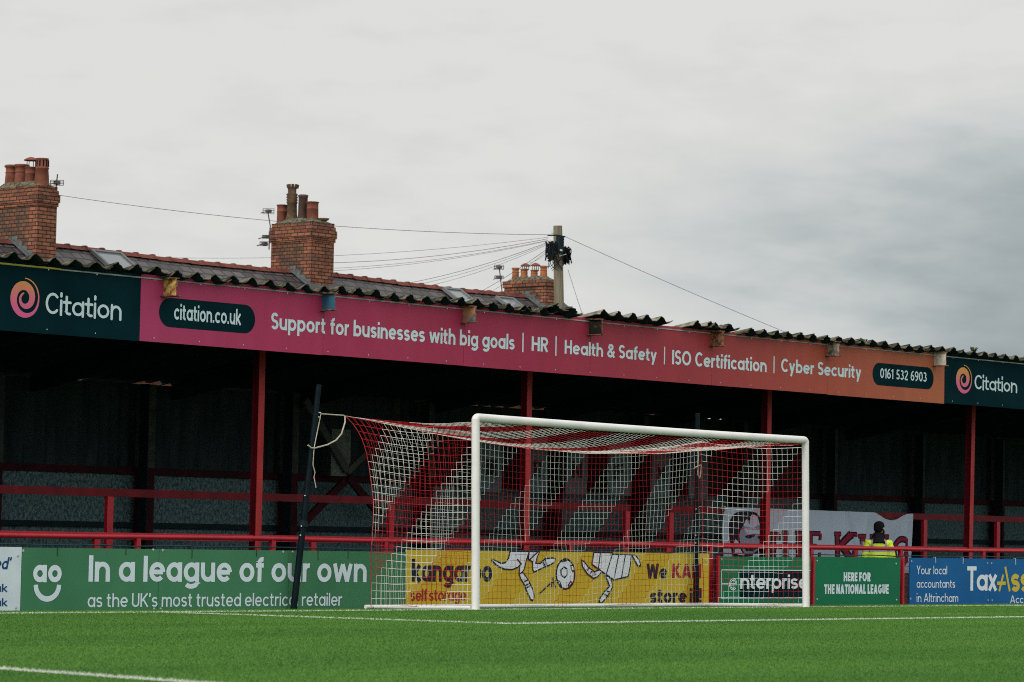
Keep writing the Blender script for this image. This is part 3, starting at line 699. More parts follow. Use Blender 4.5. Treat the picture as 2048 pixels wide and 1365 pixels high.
while x < SX1:
    nc = 3; w_ = .342*nc
    lift = .012 if i % 2 else 0
    if x+w_ > SX1+.5: break
    if xb0-.5 < x < xb2+.3: pass
    else: roof_sheet(x, nc, yf=2.70+random.uniform(-.05, .03), yb=rear_end(x), lift=lift+random.uniform(-.004, .014), jag=.022, side=random.uniform(-.006, .006))
    x += w_; i += 1
# the patched length: a raised broken sheet, two set-back sheets, two slipped pale-edged sheets
x = xb0-1.9
while x < xb2+2.2: roof_sheet(x, 3, yf=3.02, lift=-.01, yb=rear_end(x)); x += .342*3
roof_sheet(xb0-.62, 2, yf=2.70, lift=.0, jag=.03)
roof_sheet(xb0-.10, 2, yf=2.62, lift=.055, tilt=.03, side=-.11, jag=.06, m=MOSS)
roof_sheet(xb1-.42, 5, yf=2.60, lift=.035, side=-.012, jag=.02, m=MOSSP)
roof_sheet(xb2-.10, 2, yf=2.66, lift=.02, side=.03, jag=.02, m=MOSSP)
roof_sheet(xb2+.35, 2, yf=2.64, lift=.02, jag=.02)
# fascia backing, soffit frame
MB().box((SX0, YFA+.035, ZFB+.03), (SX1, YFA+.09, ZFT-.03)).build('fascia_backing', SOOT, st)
# columns: steel H sections, each leaning as the old ones do
ZC = 3.75; YP = 3.95
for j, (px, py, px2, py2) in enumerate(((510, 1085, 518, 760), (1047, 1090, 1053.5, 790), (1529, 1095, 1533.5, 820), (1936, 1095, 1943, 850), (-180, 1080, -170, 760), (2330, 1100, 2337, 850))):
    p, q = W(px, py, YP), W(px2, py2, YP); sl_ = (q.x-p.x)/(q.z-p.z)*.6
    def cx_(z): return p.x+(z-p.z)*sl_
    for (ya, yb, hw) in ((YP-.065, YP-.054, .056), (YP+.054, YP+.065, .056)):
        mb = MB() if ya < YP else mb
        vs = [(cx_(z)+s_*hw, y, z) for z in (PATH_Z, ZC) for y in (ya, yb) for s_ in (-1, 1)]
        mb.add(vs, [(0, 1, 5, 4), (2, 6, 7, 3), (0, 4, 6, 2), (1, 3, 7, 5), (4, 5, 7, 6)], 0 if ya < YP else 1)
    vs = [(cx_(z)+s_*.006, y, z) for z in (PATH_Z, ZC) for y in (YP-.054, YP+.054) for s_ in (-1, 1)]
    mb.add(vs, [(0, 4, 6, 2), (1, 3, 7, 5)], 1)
    mb.build('column', [REDP, mat('shaded_red_column_paint', (.15, .006, .014), .6, (.09, .005, .010), 3)], st)  # darker red on web and rear flange: their shade put into the colour
# front beam over the columns and rafters that poke through the fascia
MB().box((SX0, YP-.08, ZC), (SX1, YP+.08, 3.93)).build('front_beam', DARK, st)
RUST = mat('rusty_beam_end', (.30, .14, .08), .9, (.08, .045, .03), 22, .4, .6, bump=.5)
looks = [('yellow primer and rust on the beam end', mat('yellow_primer', (.55, .42, .12), .8, (.25, .08, .04), 12, .45, .6)), ('blue painted beam end', mat('blue_beam_paint', (.03, .12, .20), .7, (.09, .075, .065), 10, .55, .75)),
         ('half blue, half rusty beam end', mat('blue_rust', (.36, .19, .09), .85, (.045, .12, .20), 5, .5, .62, (1, 1, 2))), ('dark rotted beam end', mat('rotten_black', (.014, .014, .012), .9, (.10, .07, .02), 16, .6, .75)),
         ('brown rusty beam end', RUST), ('grey peeling beam end', mat('peeling_grey', (.32, .28, .22), .9, (.06, .05, .045), 14, .4, .6)), ('pale cream beam end', mat('cream_beam', (.60, .58, .50), .8, (.42, .40, .33), 14, .4, .7))]
bpx = (329, 646, 927, 1180, 1423, 1655, 1869)
bty = (556, 586, 612, 638, 662, 683, 704)
xs_b = []
for (px, ty, (lab, m)) in zip(bpx, bty, looks):
    x = xat(px+9, 4.1, YFA-.1); ztop = W(px, ty, YFA-.12).z; hgt = .235; yo = YFA-.265
    mb = MB(); zt_, zb_ = ztop, ztop-hgt; xs_b.append(x)
    mb.box((x-.006, yo+.02, zb_+.008), (x+.006, YFA+.2, zt_-.008), 0)
    mb.box((x-.058, yo-random.uniform(0, .03), zb_-.006), (x+.058, YFA+.2, zb_+.008), 1)
    mb.box((x-.058, yo+random.uniform(0, .05), zt_-.008), (x+.058, YFA+.2, zt_+.006), 1)
    for k in range(7):      # ragged rust along the end
        z = zb_+.02+k*.03; mb.box((x-.006, yo+.02-random.uniform(.0, .018), z), (x+.0055, yo+.0199, z+.026), 1)
    o = mb.build('beam_end', [m, RUST], st); o['label'] = lab
    sp = MB().box((x-.06, YFA-.075, zt_+.008), (x+.05, YFA-.001, 4.262)); sp.build('packing_plate', mat('pale_packing', (.40, .44, .42), .8, (.25, .27, .26), 9), st)
for x in list(xs_b)+[xs_b[0]-2.85, xs_b[0]-5.7, xs_b[-1]+3.05, xs_b[-1]+6.1]:
    mb = MB(); vs = []
    for y in (YFA+.2, 9.0):
        zt_ = zroof(y)-.03; vs += [(x-.05, y, zt_-.24), (x+.05, y, zt_-.24), (x+.05, y, zt_), (x-.05, y, zt_)]
    mb.add(vs, [(0, 3, 2, 1), (4, 5, 6, 7), (0, 1, 5, 4), (1, 2, 6, 5), (2, 3, 7, 6), (3, 0, 4, 7)]); mb.build('rafter', DARK, st)
# terrace steps
for k in range(6):
    y0 = 5.3+k*.62; z1 = -.22+k*.16
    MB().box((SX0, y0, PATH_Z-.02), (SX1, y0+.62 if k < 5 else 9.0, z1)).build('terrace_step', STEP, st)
# rear wall: pebbledash panels below, corrugated cladding above, steel rail between
zp0, zp1 = .55, 1.85
cols_px = (290, 578, 850, 1110, 1280, 1480, 1662, 1838, 1998)
cx = [xat(px, 1.6, 8.75) for px in cols_px]; cx = [cx[0]-3.0, cx[0]-6.0, cx[0]-9, cx[0]-12]+cx+[cx[-1]+2.6, cx[-1]+5.2]; cx.sort()
ed = [SX0]+cx+[SX1]
for a, b in zip(ed[:-1], ed[1:]):
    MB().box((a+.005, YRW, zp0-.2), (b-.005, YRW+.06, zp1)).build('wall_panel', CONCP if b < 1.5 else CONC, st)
    mb = MB(); n = int((b-a)/.035); vs = []
    for k in range(n+1):
        x = a-.01+(b-a+.02)*k/n; y = YRW+.05+.022*math.cos(2*math.pi*(x/.21)); vs += [(x, y, zp1+.002), (x, y, ((3.212 if a < 8 else 3.25) if rear_end((a+b)/2) < 9.3 else 3.275))]
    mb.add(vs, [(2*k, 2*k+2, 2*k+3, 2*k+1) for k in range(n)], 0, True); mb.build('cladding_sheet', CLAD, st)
MB().box((SX0, YRW-.08, zp1-.05), (SX1, YRW-.003, zp1+.06)).build('wall_rail', DRED, st)
MB().box((SX0, YRW-.10, .98), (SX1, YRW-.003, 1.06)).build('wall_rail', DARK, st)
for x in cx:
    MB().box((x-.10, 8.60, .4), (x-.088, 8.80, 3.2)).build('rear_column', DARK, st)  # web plate, its shade put into the dark colour
    mb = MB(); mb.box((x-.0875, 8.72, .4), (x+.165, 8.90, zp1+.05), 0); mb.box((x-.0875, 8.72, zp1+.052), (x+.165, 8.90, 3.2), 1)
    mb.build('rear_column', [DRED, mat('pale_column_paint', (.070, .080, .066), .8, (.035, .045, .04), 7)], st)
# cross bracing left of the goal
def brace(a, b, m, Y=8.55, w=.13):
    p, q = W(*a, Y), W(*b, Y); MB().bar(p, q, .05, w, side=(0, 1, 0)).build('brace', m, st)
brace((610, 800), (694, 942), mat('grey_brace', (.075, .085, .075), .8))
brace((612, 1042), (690, 962), DRED); brace((696, 955), (760, 1030), DRED); brace((694, 945), (735, 905), mat('grey_brace', (0, 0, 0)), w=.10)
# end walls: unseen, added to keep the stand dark inside
for x in (SX0, SX1): 
    mb = MB(); s_ = -1 if x == SX0 else 1
    mb.add([(x, 4, PATH_Z), (x, 9.1, PATH_Z), (x, 9.1, 3.30), (x, 4, 4.12), (x+s_*.08, 4, PATH_Z), (x+s_*.08, 9.1, PATH_Z), (x+s_*.08, 9.1, 3.30), (x+s_*.08, 4, 4.12)],
           [(0, 1, 2, 3), (7, 6, 5, 4), (0, 4, 5, 1), (1, 5, 6, 2), (2, 6, 7, 3), (3, 7, 4, 0)]); mb.build('unseen_end_wall', CONC, st)

# pale notice by the brace and the lettered boards on the back rail
def notice(l, r, ty, by, Y, m, label, letter=None, cat='notice board', name='notice_board', group=None, skew=0):
    p, q = W(l, ty, Y), W(l, by, Y); xr = xat(r, (p.z+q.z)/2, Y); org = ((p.x+xr)/2, Y, q.z)
    t = thing(name, label, cat, org, group)
    mb = MB(); k = .004; vs = []
    for y in (Y, Y+.012):
        vs += [(p.x+skew, y, q.z), (xr+skew, y, q.z), (xr, y, p.z), (p.x, y, p.z)]
    mb.add(vs, [(0, 1, 2, 3), (7, 6, 5, 4), (0, 4, 5, 1), (1, 5, 6, 2), (2, 6, 7, 3), (3, 7, 4, 0)]); mb.build('panel', m, t)
    if letter:
        letters(t, DKLET, (letter, l+(r-l)*.22, l+(r-l)*.72, by-65, by-32, Y), w=.2)
notice(664, 701, 858, 952, 8.60, PALEC, 'mouldy pale notice board behind the cross brace on the back wall')
for i, (l, r, ty, by, ch, lab) in enumerate(((962, 1005, 872, 984, 'I', 'pale letter board just right of the near goalpost'), (1057, 1095, 872, 986, 'R', 'pale board lettered R right of the second red column'), (1134, 1175, 875, 988, 'N', 'pale board lettered N on the back rail'),
        (1218, 1261, 878, 991, 'F', 'pale board lettered F on the back rail'), (1305, 1342, 880, 994, 'M', 'pale board lettered M on the back rail'), (1378, 1415, 882, 997, None, 'pale blank board behind the far net pole'))):
    notice(l, r, ty, by, 8.50+.004*i, PALEB, lab, ch, 'letter board', 'letter_board', 'pale letter boards on the back rail', .02 if i % 2 else -.015)

# ------------------------------------------------------------------ fascia signs
xsL, xsR = xat(279.5, 3.6, YFA), xat(1889, 3.8, YFA)
PINK = gradient_mat('pink_to_orange_print', 0, [(0, (.42, .050, .140)), (.12, (.40, .041, .110)), (.4, (.355, .035, .080)), (.62, (.35, .047, .060)), (.8, (.385, .080, .053)), (1, (.42, .125, .060))], xsL, xsR)
PINK2 = PINK
def sign(name, label, a, b, m, seams=()):
    t = thing(name, label, 'fascia sign', (0, YFA, 0), 'signs along the stand fascia'); t['org'] = (0, 0, 0); t.location = (0, 0, 0)
    ed = [a]+list(seams)+[b]
    for p, q in zip(ed[:-1], ed[1:]):
        MB().box((p+.003, YFA, ZFB+random.uniform(-.008, .004)), (q-.003, YFA+.03, ZFT)).build('panel', m, t)
    return t
def spiral(mb_out, t, l, r, ty, by, m):
    c0, c1 = W(l, (ty+by)/2, YFA), W(r, (ty+by)/2, YFA); xc = (c0.x+c1.x)/2; zc = (W(l, ty, YFA).z+W(l, by, YFA).z)/2-.003*0
    rx = (c1.x-c0.x)/2; rz = (W(l, ty, YFA).z-W(l, by, YFA).z)/2
    key = np.array([(0, 1.02, .05), (.12, .985, .075), (.25, .93, .10), (.38, .90, .16), (.5, .84, .26), (.62, .78, .36), (.75, .74, .44), (.88, .70, .45), (1.0, .64, .44), (1.12, .56, .42), (1.25, .48, .38), (1.4, .42, .30), (1.55, .37, .22), (1.7, .32, .17), (1.85, .27, .12), (1.95, .27, .08)])
    T = np.linspace(0, 1.95, 90); rr = np.interp(T, key[:, 0], key[:, 1]); ww = np.interp(T, key[:, 0], key[:, 2])
    P = [(r_*math.sin(2*math.pi*t_)-.06, r_*math.cos(2*math.pi*t_)) for t_, r_ in zip(T, rr)]
    v, f = ribbon(P, list(ww), cap=True)
    mb = MB(); mb.add([(xc+a*rx, YFA-.003, zc+b*rz) for a, b in v], [tuple(reversed(q)) for q in f]); mb.build('emblem', m, t)
def logo_mat(nm, l, r):
    a, b = xat(l, 3.8, YFA), xat(r, 3.8, YFA)
    return gradient_mat(nm, 2, [(0, (.70, .12, .28)), (.35, (.68, .17, .22)), (.7, (.70, .28, .10)), (1, (.72, .36, .08))], 3.66, 4.16)
LOGO = logo_mat('emblem_print', 20, 82)
def fbolts(t, a, b, x0, x1):
    y0 = 0
    xx = x0+.25
    while xx < x1-.1:
        for z, m in ((ZFB+.05, GALV), (ZFT-.065, GALV)):
            mb = MB(); n = 8; r_ = .0085
            c_ = [(xx+r_*math.cos(2*math.pi*i/n), YFA-.004, z+r_*math.sin(2*math.pi*i/n)) for i in range(n)]
            d_ = [(xx+r_*math.cos(2*math.pi*i/n), YFA, z+r_*math.sin(2*math.pi*i/n)) for i in range(n)]
            mb.add(c_+d_, [tuple(range(n-1, -1, -1))]+[(i, (i+1) % n, n+(i+1) % n, n+i) for i in range(n)]); mb.build('screw', m, t)
        xx += .80
t = sign('fascia_sign', 'dark teal fascia sign with spiral emblem at the left end of the stand roof', xsL-12, xsL, TEALD, seams=(xsL-3.1, xsL-6.2, xsL-9.3))
spiral(None, t, 21, 81, 555, 635, LOGO)
letters(t, LETTER, ('Citation', 91, 243, 582, 630, YFA), w=.125, xh=.66, B=.64, gap=.075, cap=True); fbolts(t, 0, 0, xsL-2.6, xsL)
t = sign('fascia_sign', 'long pink to orange fascia sign reading Support for businesses with big goals', xsL+.001, xsR-.001, PINK, seams=[x+.03 for x in xs_b[1:6] if x < xsR])
def pill(l, r, ty, by):
    p, q = W(l, ty, YFA), W(l, by, YFA); zc = (p.z+q.z)/2; x0_, x1_ = xat(l, zc, YFA), xat(r, zc, YFA)
    hh = (p.z-q.z)/2; mb = MB(); mb.poly([(a, YFA-.002, b) for a, b in rrect(x0_, x1_, zc-hh, zc+hh, hh*.999)]); mb.build('dark_pill', TEALD, t)
pill(318, 510, 594, 653); pill(1745, 1867, 725, 770)
letters(t, LETTER, ('citation.co.uk', 348, 482, 607, 641, YFA), w=.16, xh=.70, B=.64, gap=.085, off=.004)
letters(t, LETTER, ('0161 532 6903', 1760, 1853, 736, 757, YFA), w=.145, gap=.09, space=.34, off=.004)
for s_, l, r, ty, by in (('Support for businesses with big goals', 542, 1029, 625, 668), ('HR', 1063, 1096, 673, 703), ('Health & Safety', 1129, 1313, 680, 716), ('ISO Certification', 1344, 1533, 700, 729), ('Cyber Security', 1562, 1722, 717, 752)):
    letters(t, LETTER, (s_, l, r, ty, by, YFA), w=.172, xh=.69, B=.64, gap=.075, space=.30)
for px, ty, by in ((1046, 666, 705), (1112, 673, 712), (1329, 694, 729), (1548, 713, 747)):
    p, q = W(px, ty, YFA), W(px, by, YFA); MB().add([(p.x-.014, YFA-.003, q.z), (p.x+.014, YFA-.003, q.z), (p.x+.014, YFA-.003, p.z), (p.x-.014, YFA-.003, p.z)], [(0, 1, 2, 3)]).build('divider', LETTER, t)
fbolts(t, 0, 0, xsL, xsR)
t = sign('fascia_sign', 'dark teal fascia sign with spiral emblem at the right end of the stand roof', xsR, SX1-.2, TEALD, seams=(xsR+3.1, xsR+6.2, xsR+9.3))
spiral(None, t, 1912, 1945, 730, 787, gradient_mat('emblem_print_far', 2, [(0, (.70, .12, .28)), (.35, (.68, .17, .22)), (.7, (.70, .28, .10)), (1, (.72, .36, .08))], 3.62, 4.12))
letters(t, LETTER, ('Citation', 1949, 2034, 748, 780, YFA), w=.125, xh=.66, B=.64, gap=.075, cap=True); fbolts(t, 0, 0, xsR, xsR+3)
MB().box((SX0, YFA-.012, ZFT-.058), (SX1, YFA-.001, ZFT-.040)).build('fascia_trim', mat('pale_trim', (.34, .36, .33), .6, (.16, .17, .15), 5, .4, .7), st)
MB().box((SX0, YFA-.022, ZFT-.054), (xat(120, 4.2, YFA), YFA-.0125, ZFT-.034)).build('yellow_trim', mat('yellow_trim', (.45, .38, .05), .6), st)

# ================================================================== GOAL, NET, POLES
LEAN = -.028
def gp(x, y, z): return (x+LEAN*z, y, z)
XL, XR = -3.613, 3.681; GB = zg(0)
gt = thing('football_goal', 'white round tube football goal standing on the goal line', 'football goal', (0, 0, GB))
zL, zR = 2.508, 2.466; rP = .054
MB().tube([gp(XL, 0, GB-.02), gp(XL, 0, 1.2), gp(XL, 0, zL-.02)], rP, 20).build('post', WHITE, gt)
MB().tube([gp(XR, 0, GB-.02), gp(XR, 0, 1.2), gp(XR, 0, zR-.02)], rP, 20).build('post', WHITE, gt)
def bez(a, b, c, n=7):
    return [tuple((1-t)**2*np.array(a)+2*t*(1-t)*np.array(b)+t*t*np.array(c)) for t in np.linspace(0, 1, n)]
pts = bez(gp(XL, 0, zL-.05), gp(XL, 0, zL), gp(XL+.05, 0, zL))+[gp(XL+(XR-XL)*k/12, 0, zL+(zR-zL)*k/12-.012*math.sin(math.pi*k/12)) for k in range(1, 12)]+bez(gp(XR-.05, 0, zR), gp(XR, 0, zR), gp(XR, 0, zR-.05))
MB().tube(pts, rP+.001, 20).build('crossbar', WHITE, gt)
YN = 1.80           # depth of the net at the ground
def gbar(pts, nm='ground_bar'): MB().tube(pts, .028, 10).build(nm, WHITE, gt)
gbar([(XL-.02, .06, zg(0)+.03), (XL-.04, YN, zg(YN)+.035)]); gbar([(XR+.02, .06, zg(0)+.03), (XR, YN, zg(YN)+.035)]); gbar([(XL-.19, YN+.03, zg(YN)+.035), (XR+.1, YN+.03, zg(YN)+.035)])

# anchor points of the net
PL = onX(690, 833, XL-.16)          # pulled-out top corner, near side
PR = W(1402, 884, YN+.10)           # far top corner
BL = Vector((XL-.11, YN, zg(YN)+.05)); BR = Vector((xat(1405, .1, YN), YN, zg(YN)+.05))
print('net corners', PL, PR, BL, BR)
nt_ = thing('goal_net', 'red and white striped goal net tied back to two dark poles', 'goal net', (0, .9, zg(.9)))
CELL = .0925
def lerp(a, b, t): return a+(b-a)*t
ncol = 79; nrow = 25; nsd = 20
def back_top(s):
    z = lerp(PL.z, PR.z, s)-.47*(4*s*(1-s))**1.0*.62
    pull = math.exp(-s*9); pr = math.exp(-(1-s)*9)
    p = Vector((lerp(PL.x, PR.x, s), lerp(YN-.02, YN+.02, s)+(PL.y-YN)*pull+(PR.y-YN)*pr, z)); return p
def back_bot(s): return Vector((lerp(BL.x, BR.x, s), YN+.02*math.sin(s*23), zg(YN)+.05))
def wig(a, b, k=1.): return k*(.007*math.sin(a*.9+b*.6)+.006*math.sin(a*.45-b*.9)+.003*math.sin(a*1.7+b*.5))
def back_pt(i, j):              # i across, j down
    s = i/ncol; v = j/nrow; a, b = back_top(s), back_bot(s)
    # vertical strands fall nearly straight once clear of the corners
    e = v**.55 if s < .1 else v
    ee = lerp(v, (1-math.exp(-v*7))/(1-math.exp(-7)), math.exp(-s*12)); er = lerp(v, v**.5, math.exp(-(1-s)*12))
    p = Vector((lerp(a.x, b.x, ee if s < .5 else er), lerp(a.y, b.y, ee if s < .5 else er), lerp(a.z, b.z, v)))
    # a gathered fold where the net is snagged low down, and slack towards the ground
    g = math.exp(-((i-46)/7.)**2)*max(0, (v-.45))*1.0
    p.z -= .10*g; p.x += -.10*g*math.tanh((i-46)/3.)
    sl2 = max(0, v-.5); p.y += wig(i*.55, j*.7, 1.5)*math.sin(math.pi*min(1, v*1.02)); p.x += wig(j*.9, i*.45)*.7*sl2*2; p.z += wig(i*.6+3, j)*.8*sl2
    return p
def side_pt(i, j, near=True):   # i from the back corner to the post, j down
    s = i/nsd; v = j/nrow
    X = XL if near else XR; back = back_pt(0, j) if near else back_pt(ncol, j)
    zt = (zL if near else zR)-.11; front = Vector(gp(X, .055, lerp(zt, zg(0)+.05, v)))
    p = back.lerp(front, s)
    if near: p.z -= .06*math.sin(math.pi*s)*(1-v)
    else: p.z -= .05*math.sin(math.pi*s)*(1-v); p.x += .03*math.sin(math.pi*s)
    sl2 = max(0, v-.45); p.x += wig(i*.8, j*.5, 1.2)*math.sin(math.pi*s); p.z += wig(i*.7, j*1.1, 1.1)*sl2*2*math.sin(math.pi*s)
    p.y += .7*wig(j*.8+2, i)*sl2
    return p
def roof_pt(i, j):              # i across, j from the back edge to the crossbar
    s = i/ncol; v = j/nsd; a = back_top(s); b = Vector(gp(lerp(XL, XR, s), .0, lerp(zL, zR, s)-.062))
    p = a.lerp(b, v); p.z -= .13*math.sin(math.pi*v)*(.35+.65*math.sin(math.pi*s)); return p+Vector((0, 0, wig(i*.4, j*.6, .5)))
def white_cell(i, r): return (i+r) % 16 < 8
def prism(mb, p, q, r, mi):
    d = q-p
    if d.length < 1e-5: return
    d.normalize(); a = d.orthogonal().normalized(); b = d.cross(a)
    o = [a*math.cos(t)*r+b*math.sin(t)*r for t in (0, 2.094, 4.189)]
    mb.add([p+k for k in o]+[q+k for k in o], [(0, 1, 4, 3), (1, 2, 5, 4), (2, 0, 3, 5)], mi)
def net_panel(name, fn, ni, nj, ph, rT=.0025, dirn_=1):
    P = [[fn(i, j) for j in range(nj+1)] for i in range(ni+1)]; mb = MB()
    for i in range(ni+1):
        for j in range(nj+1):
            if i < ni: prism(mb, P[i][j], P[i+1][j], rT, 0 if (white_cell(i+ph, j*dirn_) or white_cell(i+ph, (j-1)*dirn_)) else 1)
            if j < nj: prism(mb, P[i][j], P[i][j+1], rT, 0 if (white_cell(i+ph, j*dirn_) or white_cell(i-1+ph, j*dirn_)) else 1)
    return mb.build(name, [NETW, NETR], nt_)
i0 = round((xat(1101, 2.1, YN)-BL.x)/((BR.x-BL.x)/ncol))
net_panel('back_panel', back_pt, ncol, nrow, -i0)
net_panel('side_panel', lambda i, j: side_pt(i, j, True), nsd, nrow, 10)
net_panel('side_panel', lambda i, j: side_pt(i, j, False), nsd, nrow, 5)
net_panel('roof_panel', roof_pt, ncol, nsd, 2, .0020, -1)
# edge ropes
mb = MB(); mb.tube([back_top(k/40) for k in range(41)], .0065, 6); mb.build('edge_rope', NETW, nt_)
mb = MB(); mb.tube([side_pt(0, j, True)+Vector((0, .004, 0)) for j in range(nrow+1)], .0055, 6); mb.build('edge_rope', NETR, nt_)
mb = MB(); mb.tube([side_pt(0, j, False)+Vector((0, .004, 0)) for j in range(nrow+1)], .006, 6); mb.build('edge_rope', NETR, nt_)
mb = MB(); mb.tube([side_pt(i, 0, True) for i in range(nsd+1)], .005, 6); mb.build('edge_rope', NETR, nt_)
mb = MB(); mb.tube([side_pt(i, 0, False) for i in range(nsd+1)], .005, 6); mb.build('edge_rope', NETW, nt_)

# poles
YPo = 2.14
def net_pole(label, base, top, coll=True):
    b = W(*base, YPo); b.z = zg(YPo)-.02; tp = W(*top, YPo)
    t = thing('net_pole', label, 'net pole', b, 'poles holding the net back')
    mb = MB(); mb.tube([b, b.lerp(tp, .5), tp], [.046, .042, .038], 16); mb.tube([tp+Vector((0, 0, .0)), tp+Vector((.002, 0, .012))], [.041, .035], 16)
    mb.build('shaft', POLEM, t)
    d = (tp-b).normalized()
    if coll:
        q = b.lerp(tp, .385); MB().tube([q-d*.04, q+d*.04], .062, 16).build('collar', DARK, t)
        for f_ in (.375, .335, .51): q = b.lerp(tp, f_); MB().tube([q+Vector((-.04, -.02, 0)), q+Vector((-.065, -.035, 0))], .010, 6).build('bolt', GALV, t)
    for f_ in (.86, .84): q = b.lerp(tp, f_+.02); MB().tube([q+Vector((.03, -.02, 0)), q+Vector((.065, -.03, 0))], .010, 6).build('bolt', GALV, t)
    return b, tp
bL, tL = net_pole('dark leaning net pole left of the goal in front of the green board', (587, 1214), (637.5, 772))
bR, tR = net_pole('upright dark net pole behind the right half of the goal', (1392, 1212), (1395, 829))
# ropes
def rope(label, pts, r=.008, m=ROPE):
    mb = MB(); mb.tube(pts, r, 6); return tag(mb.build('tie_rope', m, None, pts[0]), label, 'rope', 'ropes tying the net to the poles')
a = bL.lerp(tL, .875)+Vector((.07, -.03, 0)); 
k1 = W(628, 897, YPo-.06)
rope('thin pulley rope from pole top to pulled out net corner', [a, lerp(a, PL, .5)+Vector((0, 0, .005)), PL+Vector((-.02, 0, .01))], .009)
rope('slack pale rope hanging down the leaning pole with a loose tail', [a, lerp(a, k1, .5), k1, W(626, 930, YPo-.06), W(630, 945, YPo-.06), W(628, 955, YPo-.06), W(632, 976, YPo-.06)], .0075)
rope('pale rope sagging from net corner to the knot on the leaning pole', [PL, W(690, 845, YPo-.06), W(683, 868, YPo-.06), W(672, 881, YPo-.06), W(655, 890, YPo-.06), k1, W(622, 896, YPo-.07), W(616, 891, YPo-.07)], .011)
rope('short doubled rope end knotted on the upright pole', [PR+Vector((.0, .05, .0)), W(1397, 900, YPo-.08), W(1396, 925, YPo-.08), W(1396, 950, YPo-.08), W(1399, 958, YPo-.08), W(1401, 950, YPo-.08), W(1402, 930, YPo-.08), W(1391, 935, YPo-.08)], .010)

# ================================================================== BANNER ON THE UPPER RAIL
YBN = YU-.045
bx0, bx1 = xat(1444, 1.3, YBN), xat(1819, 1.3, YBN); bz1 = zu+.065; bz0 = .42
def bsurf(x, z):
    s = (x-bx0)/(bx1-bx0); d = (bz1-z)
    f_ = .012*math.sin(x*4+d*1.5)+.008*math.sin(x*9-d*3)
    f_ *= 1.6; f_ -= .07*math.exp(-((x-(bx1-.9)+d*.55)/.07)**2)*min(1, d*2.5)+.06*math.exp(-((x-(bx1-.12)+d*.35)/.05)**2)*min(1, d*3)+.06*math.exp(-((x-(bx1-2.0)-d*.35)/.06)**2)+.05*math.exp(-((x-(bx1-1.45)+d*.2)/.06)**2)*min(1, d*3)
    return -.05+f_
def btop(x):
    s = (bx1-x); return bz1-.02*(x-bx0)/(bx1-bx0)-(.13*math.sin(math.pi*max(0, min(1, (s-.12)/1.05)))**1.5 if .12 < s < 1.17 else 0)
bt = thing('banner', 'white cloth banner with dark haired face and red lettering on the upper rail', 'banner', ((bx0+bx1)/2, YBN, bz0))
nx, nz_ = 130, 36; mb = MB()
vs = [(bx0+(bx1-bx0)*i/nx+.03*math.sin(j*.2)*(1 if i == 0 else 0), YBN+bsurf(bx0+(bx1-bx0)*i/nx, lerp(bz0, btop(bx0+(bx1-bx0)*i/nx), j/nz_)), lerp(bz0, btop(bx0+(bx1-bx0)*i/nx), j/nz_)) for j in range(nz_+1) for i in range(nx+1)]
fs = [(j*(nx+1)+i, j*(nx+1)+i+1, (j+1)*(nx+1)+i+1, (j+1)*(nx+1)+i) for j in range(nz_) for i in range(nx)]
mb.add(vs, fs, 0, True); mb.add([(v[0], v[1]+.004, v[2]) for v in vs], [tuple(reversed(f)) for f in fs], 0, True); mb.build('cloth', CLOTHW, bt)
def dense(st, n=10):
    out = []
    for a, b in zip(st[:-1], st[1:]):
        out += [(a[0]+(b[0]-a[0])*k/n, a[1]+(b[1]-a[1])*k/n) for k in range(n)]
    return out+[st[-1]]
SER = {'T': [[(.5, .05), (.5, .9)], [(.08, .9), (.92, .9)], [(.3, .06), (.7, .06)], [(.08, .9), (.08, .68)], [(.92, .9), (.92, .68)]],
       'H': [[(.2, .05), (.2, .95)], [(.8, .05), (.8, .95)], [(.2, .5), (.8, .5)], [(.05, .05), (.36, .05)], [(.05, .95), (.36, .95)], [(.64, .05), (.95, .05)], [(.64, .95), (.95, .95)]],
       'E': [[(.25, .05), (.25, .95)], [(.08, .05), (.9, .05)], [(.08, .95), (.9, .95)], [(.25, .5), (.7, .5)], [(.9, .05), (.9, .28)], [(.9, .95), (.9, .72)]],
       'K': [[(.2, .05), (.2, .95)], [(.2, .4), (.78, .95)], [(.36, .55), (.82, .05)], [(.05, .05), (.38, .05)], [(.05, .95), (.38, .95)], [(.62, .05), (1, .05)], [(.62, .95), (.96, .95)]],
       'I': [[(.5, .05), (.5, .95)], [(.15, .05), (.85, .05)], [(.15, .95), (.85, .95)]],
       'N': [[(.2, .05), (.2, .95)], [(.2, .95), (.8, .05)], [(.8, .05), (.8, .95)], [(.05, .05), (.36, .05)], [(.05, .95), (.24, .95)], [(.64, .95), (.96, .95)]],
       'G': [arc(.5, .5, .4, .45, 50, 350), [(.55, .42), (.98, .42)], [(.86, .7), (.86, .98)], [(.88, .42), (.88, .1)]]}
zt_, zb_ = W(1700, 1066, YBN).z, W(1700, 1122, YBN).z
